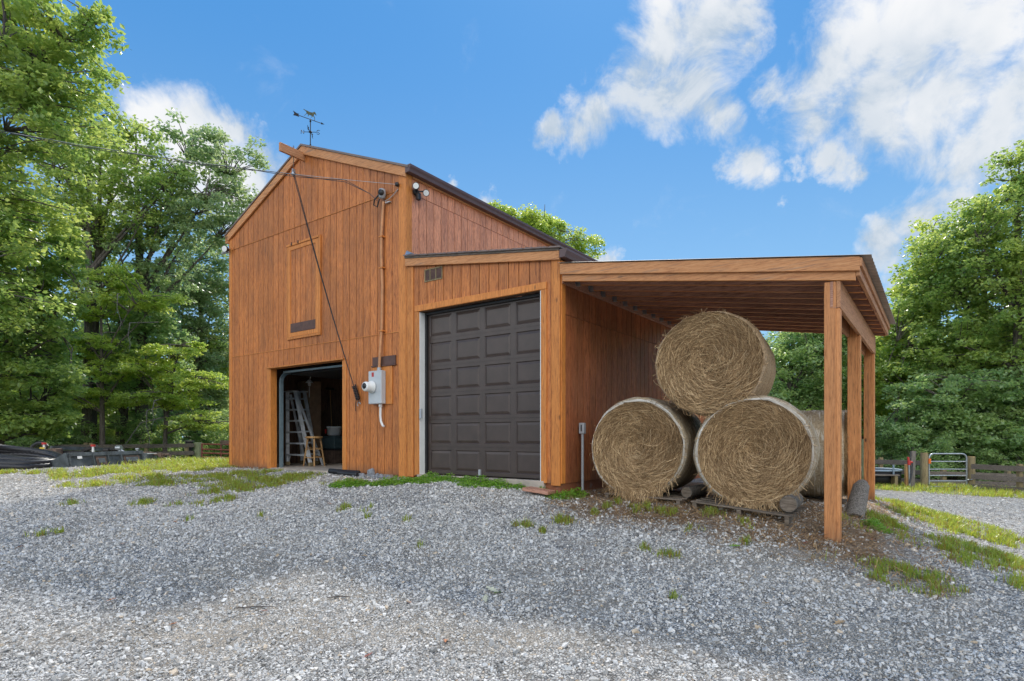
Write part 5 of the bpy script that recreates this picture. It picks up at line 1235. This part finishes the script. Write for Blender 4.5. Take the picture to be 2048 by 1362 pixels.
def tree(label, x, y, H, lobes, nclus, per, crad=.75, flat=.6, leaf=.17, mat_='leaf', seed=1, r0=.2, lean=(0,0), stems=1, group=None, name='broadleaf_tree', nlimb=9, low=.3):
    """lobes: (dx,dy,z,rx,ry,rz) ellipsoids of foliage, z above the ground"""
    rs = np.random.RandomState(seed); g = g1(x, y)
    nclus = int(nclus*1.45); crad *= .70; leaf *= .70; per = int(per*.92)
    t = thing(name, label, 'tree', (x, y, g), 'world', group); ORG[t.name] = (0,0,0)
    vol = np.array([l[3]*l[4]*l[5] for l in lobes])**.75; vol /= vol.sum()
    cs = []
    for l, f in zip(lobes, vol):
        m = max(3, int(nclus*f)); d = rs.randn(m,3); d /= np.linalg.norm(d,axis=1)[:,None]; d *= (rs.rand(m)**.38)[:,None]
        d *= (1+.22*np.sin(d[:,:1]*5+seed)*np.cos(d[:,1:2]*4+seed*2))
        cs.append(np.array(l[:3])+d*np.array(l[3:]))
    cs = np.concatenate(cs); cs[:,2] = np.maximum(cs[:,2], .35)
    mb = MB(); top = max(l[2]+l[5]*.55 for l in lobes)
    limbs = []
    for s_ in range(stems):
        ox, oy = (0,0) if stems == 1 else (rs.uniform(-.5,.5)*stems*.5, rs.uniform(-.3,.3))
        pts = []; K = 9; ph = rs.rand(4)*6
        lx, ly = (lean[0]+rs.uniform(-.6,.6)*(stems > 1), lean[1])
        for k in range(K+1):
            q = k/K; pts.append(Vector((ox+lx*q*q+.18*math.sin(3*q+ph[0])*q*H*.08, oy+ly*q*q+.15*math.sin(4*q+ph[1])*q*H*.08, -.2+q*(top+.2))))
        mb.tube(pts, [max(.015, r0*(1.25 if k == 0 else 1)*(1-k/K)**.8+.012) for k in range(K+1)], 9)
        limbs.append(pts)
    idx = rs.permutation(len(cs)); ends = cs[idx[:nlimb*stems]]
    allp = [(p, r0*(1-i/9)**.8) for pts in limbs for i, p in enumerate(pts)]
    for e in ends:
        st = limbs[rs.randint(stems)]; q = np.clip((e[2]/max(top,.1))*.72-.05, low, .95)*9; i = int(q); p0 = st[i].lerp(st[min(i+1,9)], q-i); e = Vector(e)
        pts = []; ph = rs.rand()*6
        for k in range(7):
            s_ = k/6; p = p0.lerp(e, s_); p.z += .10*(e-p0).length*math.sin(math.pi*s_)*(.5+.5*math.sin(ph)); p.x += .12*math.sin(s_*5+ph)*s_; pts.append(p)
        rb = max(.02, r0*(1-i/9)**.8*.5); mb.tube(pts, [rb*(1-k/6)+.010 for k in range(7)], 6)
        allp += [(p, rb*(1-k/6)) for k, p in enumerate(pts)]
    pa = np.array([tuple(p) for p, _ in allp])
    for c in cs[idx[nlimb*stems:]]:
        dd = ((pa-c)**2).sum(1)+np.where(pa[:,2] > c[2]+.3, 4, 0); j = int(dd.argmin()); p0 = Vector(pa[j]); e = Vector(c)
        if (e-p0).length < .15: continue
        mid = p0.lerp(e,.5)+Vector((rs.randn()*.08,rs.randn()*.08,.06*(e-p0).length)); mb.tube([p0,mid,e], [.03,.02,.009], 4, caps=False)
    part(mb, 'trunk', M['bark'], t)
    cr = link('crown', crown_mesh(rs, cs, per, crad, flat, leaf, M[mat_]), t)
    return t
def px_lobe(px, py, d, rx, ry, tx, gzv, depth=None):
    """lobe centred where the pixel ray meets distance d"""
    x = (px-1024)/1164*d; z = zz(py, d)
    return (x-tx, 0, z-gzv, rx/1164*d, depth or rx/1164*d*.9, ry/1164*d)
def ptree(label, px, d, lobes, *a, **k):
    x = (px-1024)/1164*d; g = g1(x, d)
    ls = [px_lobe(l[0], l[1], d, l[2], l[3], x, g, l[4] if len(l) > 4 else None) for l in lobes]
    H = max(l[2]+l[5] for l in ls)
    return tree(label, x, d, H, ls, *a, **k)
# left side
ptree('tall oak filling the top left corner of the view', -140, 17, [(20,60,175,110),(10,230,170,110),(-60,400,180,110),(60,150,120,70),(130,60,60,50),(-90,560,160,120)], 330, 85, .62, .6, .22, 'leaf', seed=3, r0=.32)
ptree('leafy tree with low branches at the far left edge, down to the pipe coil', -10, 20, [(20,650,120,90),(50,760,120,70),(20,840,130,45),(100,580,70,60),(60,480,110,80)], 260, 88, .62, .5, .22, 'leaf', seed=4, r0=.25)
ptree('twin-stemmed tree with an open crown left of centre in the left woods', 187, 26.5, [(230,260,75,60),(150,320,110,90),(250,400,110,90),(120,450,110,100),(330,330,60,50)], 200, 75, .66, .6, .24, 'leaf', seed=5, r0=.24, stems=2, low=.45)
ptree('tall open-crowned oak next to the barn gable with limbs reaching right', 283, 28, [(390,300,80,50),(470,340,60,55),(440,430,95,70),(350,420,100,80),(300,520,110,80),(510,300,22,30),(420,265,30,28)], 190, 70, .62, .6, .24, 'leaf_grey', seed=6, r0=.34, low=.4)
ptree('grey-green tree close behind the left barn wall', 400, 33, [(420,560,70,110),(430,720,70,110),(390,830,80,60),(360,620,80,100)], 210, 95, .8, .6, .27, 'leaf_grey', seed=7, r0=.25)
ptree('small understory tree with bright layered branches above the gate', 330, 25.5, [(390,760,75,22),(330,800,90,22),(400,840,70,20),(300,730,60,16),(350,700,60,18)], 120, 120, .60, .24, .17, 'leaf_bright', seed=8, r0=.10, lean=(.6,0))
ptree('small layered understory tree in the middle of the left woods', 205, 25, [(180,610,80,28),(240,560,70,26),(170,690,90,26),(230,740,80,22),(290,600,60,24),(150,790,80,24)], 150, 120, .60, .24, .17, 'leaf_bright', seed=9, r0=.11)
ptree('dark slim tree between the two layered understory trees', 248, 28, [(260,640,90,110),(230,760,90,70),(300,700,80,90)], 150, 95, .8, .55, .25, 'leaf_dark', seed=10, r0=.2)
dead = bpy.data.objects['broadleaf_tree.003']
ORG[dead.name] = tuple(dead.location)
for k, (px, py, dx, dz) in enumerate([(262,905,-.5,-1.3),(275,880,.45,-1.5),(290,860,.3,-1.0),(215,640,.5,-1.6),(240,700,.35,-1.3)]):
    x, y = xy(px, 23.2); z = zz(py, 23.2)+1.2; mb = MB(); r_ = random.Random(k)
    pts = [Vector((x-dx*.8, y+3, z+.5)), Vector((x,y+.6,z)), Vector((x+dx*.35,y+.3,z+dz*.4)), Vector((x+dx*.8,y+.2,z+dz*.75)), Vector((x+dx,y,z+dz))]
    mb.tube(pts, [.03,.022,.016,.012,.006], 5)
    for q in (1,2,3): mb.tube([pts[q], pts[q]+Vector((r_.uniform(-.4,.4),0,-r_.uniform(.2,.5)))], [.010,.004], 4)
    part(mb, 'dead_branch', M['grey_wood'], dead)
# right side
ptree('tall tree filling the right edge of the view', 2035, 25, [(2050,340,70,60),(2030,440,90,80),(2060,560,110,90),(1990,520,70,60),(2090,700,110,90),(2010,650,90,60)], 250, 82, .68, .6, .235, 'leaf', seed=13, r0=.26, low=.35)
ptree('broad tree with a stepped crown right of the lean-to', 1960, 27, [(1960,440,55,40),(1900,500,70,60),(1950,560,90,80),(1880,600,80,70),(1870,700,100,70),(1990,700,110,80)], 260, 82, .70, .6, .24, 'leaf', seed=14, r0=.27, low=.35)
ptree('lighter tree rising just right of the lean-to roof', 1868, 29, [(1870,480,40,45),(1840,570,60,70),(1810,640,50,60),(1800,740,60,70),(1850,780,80,60)], 210, 80, .7, .6, .25, 'leaf_bright', seed=15, r0=.22, low=.4)
ptree('shady tree with low branches behind the tube gate', 1905, 25.5, [(1900,790,110,60),(1990,800,110,60),(1840,840,80,50),(1950,870,130,40)], 240, 110, .7, .45, .21, 'leaf_dark', seed=16, r0=.17)
ptree('shady tree with low branches at the right end of the fence', 2060, 24.5, [(2060,800,110,70),(2020,870,110,40),(2100,880,110,50)], 200, 110, .7, .45, .21, 'leaf_dark', seed=17, r0=.19)
# behind the lean-to and the barn
ptree('dark-limbed tree seen under the lean-to roof', 1572, 31, [(1570,700,90,60),(1640,740,90,70),(1540,790,80,50),(1660,660,80,50),(1690,790,60,50)], 230, 95, .8, .6, .25, 'leaf_dark', seed=18, r0=.28, lean=(.5,0), low=.35)
ptree('bright tree between the front and rear lean-to posts', 1722, 33, [(1720,720,60,80),(1740,800,70,60),(1700,640,60,50)], 170, 95, .8, .6, .25, 'leaf_bright', seed=19, r0=.2)
ptree('tree whose top shows above the barn gutter', 1090, 38, [(1040,440,50,26),(1092,446,44,22),(1100,480,60,40),(1165,490,36,24),(1100,560,110,60),(1000,420,24,16)], 190, 150, .8, .6, .22, 'leaf_bright', seed=20, r0=.25, low=.5)

def copytree(src, x, y, rz, s, label, group=None):
    r_ = src.copy(); COL.objects.link(r_); r_.location = (x, y, g1(x, y)-.1); r_.rotation_euler = (0,0,rz); r_.scale = (s,s,s)
    r_['label'] = label; r_['group'] = group
    for ch in list(src.children):
        c = ch.copy(); COL.objects.link(c); c.parent = r_
    return r_
# plain forest trees, copied behind the front rank
BG = [tree('forest tree', 300, 0, 13, [(0,0,9,3,3,2.6),(.8,.4,6.5,3,3,2.4),(-1,0,4.2,2.6,2.6,2),(0,0,11.3,1.8,1.8,1.4)], 150, 100, .95, .6, .30, 'leaf_dark', seed=31, r0=.22),
      tree('forest tree', 310, 0, 14, [(0,0,10,2.6,2.6,3),(.5,-.6,6.5,3.2,3,2.4),(-.6,.5,3.4,2.9,2.8,1.8)], 150, 100, .95, .6, .30, 'leaf', seed=32, r0=.2),
      tree('forest shrub', 320, 0, 5, [(0,0,2.2,2.3,2.2,1.7),(1,0,1.2,2,2,.9),(-1,.3,1.3,2,2,.9)], 130, 120, .75, .55, .2, 'leaf_dark', seed=33, r0=.07)]
spots = [(-31,24,0,1.0),(-26,29,1,.8),(-34,33,0,1.0),(-21,31,1,.6),(-27,38,1,.8),(-17.5,34,1,.6),(-13.5,36,1,.6),(-20,40,0,.7),(-36,42,1,1.0),(-24,20,1,.9),
         (19,36,1,.55),(24,35,0,.62),(28,33,1,.7),(32,30,0,.8),(23,28.5,1,.6),(27,26,0,.6),(33,37,1,.8),(38,33,0,.9),(15,40,0,.62),(11,42,1,.6),(26,42,0,.85),(20,44,1,.7),(6,44,0,.85),(1,45,1,.85)]
for k, (x, y, b, s) in enumerate(spots):
    side = 'left woods' if x < -5 else ('woods behind the barn' if x < 16 else 'right woods')
    (copytree(BG[b], x, y, k*1.9, s, ('dark' if b == 0 else 'mid-green')+' forest tree standing in the second rank of the '+side, 'second rank trees of the '+side))
shr = [(-20.5,25.5,.8),(-17,27.5,.7),(-13.5,28.5,.65),(-24,29,.9),(-29,28,1),(-15.5,31,.8),(17.5,25,.65),(20.3,24.2,.65),(14.5,27,.7),(12,30,.8),(16.5,30.5,.9),(23,22.5,.8),(-11.5,31,.6),(20,29,.9)]
for k, (x, y, s) in enumerate(shr):
    side = 'left' if x < 0 else 'right'
    copytree(BG[2], x, y, k*2.3, s, 'leafy green shrub growing under the trees behind the '+side+' fence', 'shrubs behind the '+side+' fence')
for b in BG:
    for ch in list(b.children): bpy.data.objects.remove(ch)
    bpy.data.objects.remove(b)
# the wood closing the view farther back
def far_wood():
    rs = np.random.RandomState(77); cs = []
    for a in np.linspace(-62, 62, 110):
        d = rs.uniform(50, 60); x = d*math.sin(rad(a)); y = d*math.cos(rad(a)); top = rs.uniform(8,12)*(1 if a > 28 else .72 if a < -22 else .62)
        for _ in range(16): cs.append((x+rs.randn()*1.6, y+rs.randn()*1.6, -.5+top*rs.rand()**.8))
    me = crown_mesh(rs, np.array(cs), 70, 1.5, .7, .45, M['leaf_dark'])
    tagp(link('far_wood', me), 'dense dark green wood closing the view far behind everything', 'wood', kind='stuff')
far_wood()

# ------------------------------------------------------------------ ground cover
def blades(patches, dens, h0, h1, w, seed, jitter=1.0):
    rs = np.random.RandomState(seed); X = []; Y = []; Hh = []
    for (px, py, a, b) in patches:
        if 3.2 < px < 8 and py < 11: a, b = a*1.12, b*1.12
        n = int(math.pi*a*b*dens)+40
        r_ = np.sqrt(rs.rand(n))*1.12; th = rs.rand(n)*2*np.pi
        r_ *= 1+.22*np.sin(3*th+px*7)+.15*np.sin(7*th+py*5)
        x = px+a*r_*np.cos(th); y = py+b*r_*np.sin(th)
        cl = np.sin(x*9+py)*np.sin(y*7+px)+.7*np.sin(x*23)*np.sin(y*19)+.5*np.sin(x*3.7+y*2.1)*np.sin(y*4.3-x*1.2)-.1
        k = (rs.rand(n) < np.clip(.42+.75*cl, .03, 1)*np.clip(1.35-r_*.8, .15, 1)) & ~inbarn(x, y, .0)
        X.append(x[k]); Y.append(y[k]); Hh.append(rs.uniform(h0,h1,k.sum())*np.clip(1.15-.4*r_[k], .5, 1.2))
    x = np.concatenate(X); y = np.concatenate(Y); h = np.concatenate(Hh); n = len(x)
    z = gz(x, y)+np.sin(x*2.1+y*.7)*np.sin(y*1.7-x*.4)*.012
    az = rs.rand(n)*6.28; ln = rs.uniform(.15,.9,n)*h; dx, dy = np.cos(az)*ln, np.sin(az)*ln; sx, sy = -np.sin(az)*w/2, np.cos(az)*w/2
    B = np.stack([x,y,z-.005],-1); s = np.stack([sx,sy,np.zeros(n)],-1); m = np.stack([dx*.35,dy*.35,h*.6],-1); t = np.stack([dx,dy,h*.95],-1)
    V = np.stack([B-s,B+s,B+m+s*.8,B+m-s*.8,B+t],1).reshape(-1,3); i = np.arange(n)*5
    F = np.stack([np.stack([i,i+1,i+2],-1),np.stack([i,i+2,i+3],-1),np.stack([i+3,i+2,i+4],-1)],1).reshape(-1,3)
    return np_mesh('grass', V, F, M['grass'], np.repeat(rs.rand(n),3))
tagp(link('grass', blades(GRASS, 5600, .04, .13, .009, 1)), 'low patches of grass and weeds breaking through the gravel', 'grass', kind='stuff')
tagp(link('grass', blades(BIGGRASS, 1300, .06, .24, .013, 2)), 'taller sunlit grass along the fences at the edges of the yard', 'grass', kind='stuff')
def clover():
    rs = np.random.RandomState(8); V = []; F = []; T = []
    P = []
    for (px, py, a, b) in CLOVER:
        n = int(math.pi*a*b*6000)+160; r_ = np.sqrt(rs.rand(n))*1.1; th = rs.rand(n)*6.28
        x = px+a*r_*np.cos(th); y = py+b*r_*np.sin(th); k = ~inbarn(x, y, -.02); x, y, r_ = x[k], y[k], r_[k]
        cl = .5+.5*np.sin(x*11+1)*np.sin(y*13)
        z = gz(x, y)+rs.rand(len(x))*(.05+.12*cl)*np.clip(1.2-r_,.15,1); P.append(np.stack([x,y,z],-1))
    P = np.concatenate(P); n = len(P)
    az = rs.rand(n)*6.28; el = rs.randn(n)*.35+.1; L = rs.uniform(.02,.04,n)[:,None]
    a = np.stack([np.cos(az)*np.cos(el),np.sin(az)*np.cos(el),np.sin(el)],-1); s = np.stack([-np.sin(az),np.cos(az),rs.randn(n)*.3],-1)
    V = np.stack([P,P+a*L*.6-s*L*.5,P+a*L*1.1,P+a*L*.6+s*L*.5],1).reshape(-1,3); i = np.arange(n)*4
    tagp(link('clover', np_mesh('clover', V, np.stack([i,i+1,i+2,i+3],-1), M['clover'], rs.rand(n))), 'bright green clover growing along the garage door sill', 'clover', kind='stuff')
clover()
def litter():
    rs = np.random.RandomState(9); n = 24000
    u = rs.uniform(3.3,7.9,n); v = rs.uniform(-1.0,4.4,n)
    k = rs.rand(n) < np.clip(1.3-np.abs(v-.1)*.55, .25, 1)*np.where((v < -.55) | (u > 7.2), .35, 1); u, v = u[k], v[k]; n = len(u)
    x = CX+u*UX-v*UY; y = CY+u*UY+v*UX; z = gz(x,y)+.006+rs.rand(n)**2*.05
    az = rs.rand(n)*6.28; L = rs.uniform(.04,.20,n); w = rs.uniform(.002,.005,n)
    a = np.stack([np.cos(az)*L/2,np.sin(az)*L/2,rs.randn(n)*.012],-1); s = np.stack([-np.sin(az)*w,np.cos(az)*w,np.zeros(n)],-1); P = np.stack([x,y,z],-1)
    V = np.stack([P-a-s,P-a+s,P+a+s,P+a-s],1).reshape(-1,3); i = np.arange(n)*4
    tagp(link('straw_litter', np_mesh('straw_litter', V, np.stack([i,i+1,i+2,i+3],-1), M['litter'], rs.rand(n))), 'brown straw litter scattered on the ground under the lean-to', 'straw', kind='stuff')
litter()
# fallen leaves, each one on its own
LC = {'orange-brown': simple('dead_leaf_orange', (.42,.15,.05), .7), 'red-brown': simple('dead_leaf_red', (.26,.075,.05), .7), 'tan': simple('dead_leaf_tan', (.42,.28,.15), .7),
      'green': simple('fallen_leaf_green', (.16,.28,.03), .6), 'cream': simple('dead_leaf_cream', (.58,.56,.40), .7)}
def oak_leaf(seed, s):
    r_ = random.Random(seed); half = [(0,.02),(.12,.05),(.2,.16),(.3,.07),(.42,.26),(.52,.1),(.64,.24),(.74,.09),(.88,.12),(1,0)]
    c1, c2 = r_.uniform(.1,.5), r_.uniform(-.3,.3)
    pt = lambda x, y: ((x-.5)*s, y*s, s*(c1*abs(y)+c2*(x-.5)**2+.08))
    up = [pt(x, y*r_.uniform(.8,1.2)) for x, y in half]; md = [pt(x, 0) for x, _ in half]; dn = [pt(x, -y*r_.uniform(.8,1.2)) for x, y in half]
    n = len(half); mb = MB(); vs = up+md+dn; fs = []
    for i in range(n-1): fs += [(i,i+1,n+i+1,n+i), (n+i,n+i+1,2*n+i+1,2*n+i)]
    mb.add(vs, fs); return mb
LV = [(2.38,6.22,'green',.13,'fresh green oak leaf lying on the gravel in front of the front post'),(-.18,5.36,'cream',.16,'pale green lobed oak leaf in the foreground middle'),(-.23,5.16,'cream',.13,'whitish curled leaf just below the pale green leaf'),(-.13,5.30,'green',.12,'yellow-green leaf touching the pale oak leaf in the foreground'),(2.6,4.62,'tan',.12,'tan oak leaf alone on dark gravel at lower right'),(-2.68,4.6,'orange-brown',.11,'orange-brown leaf nearest the bottom left corner'),(.58,7.0,'red-brown',.10,'red-brown leaf below the grass tuft in front of the garage corner')]
LV += [(x, y, c, .085, None) for x, y, c in [(-.5,7.94,'red-brown'),(.61,5.3,'orange-brown'),(-4.48,7.74,'orange-brown'),(-5.16,6.8,'red-brown'),(-4.5,6.74,'orange-brown'),(-3.49,5.08,'orange-brown'),(-2.09,4.9,'red-brown'),(-4.45,8.24,'cream'),(-.49,4.38,'orange-brown'),(-1.02,4.12,'red-brown'),(-2.65,8.46,'orange-brown'),(3.13,6.22,'orange-brown'),(2.12,5.36,'tan'),(-5.56,6.58,'orange-brown'),(3.3,5.36,'orange-brown'),(-3.16,8.88,'cream'),(.7,5.78,'red-brown'),(1.74,7.6,'tan'),(2.16,4.96,'tan'),(-1.6,6.3,'tan'),(-.9,5.1,'orange-brown'),(3.9,5.95,'tan'),(3.2,6.35,'red-brown'),(4.1,6.6,'orange-brown')]]
for k, (x, y, c, s, lab) in enumerate(LV):
    me = oak_leaf(k, s).mesh('fallen_leaf', LC[c]); o = link('fallen_leaf', me); o.location = (x, y, g1(x,y)+.012); o.rotation_euler = (random.Random(k).uniform(-.3,.3), random.Random(k+50).uniform(-.3,.3), k*2.4)
    tagp(o, lab or 'small '+c+' curled dead leaf on the gravel', 'leaf', 'fallen leaves on the gravel')
for k, (x, y, L) in enumerate([(-2.2,4.95,.3),(-1.55,5.2,.2)]):
    mb = MB(); g = g1(x,y)+.02; mb.tube([(x-L/2,y,g),(x,y+.012,g+.008),(x+L/2,y+.02,g+.004)], [.005,.006,.003], 5); solo(mb, 'twig', M['bark'], ('longer' if k == 0 else 'shorter')+' dry brown twig on the gravel in the foreground', 'twig', (x,y,g), 'world')
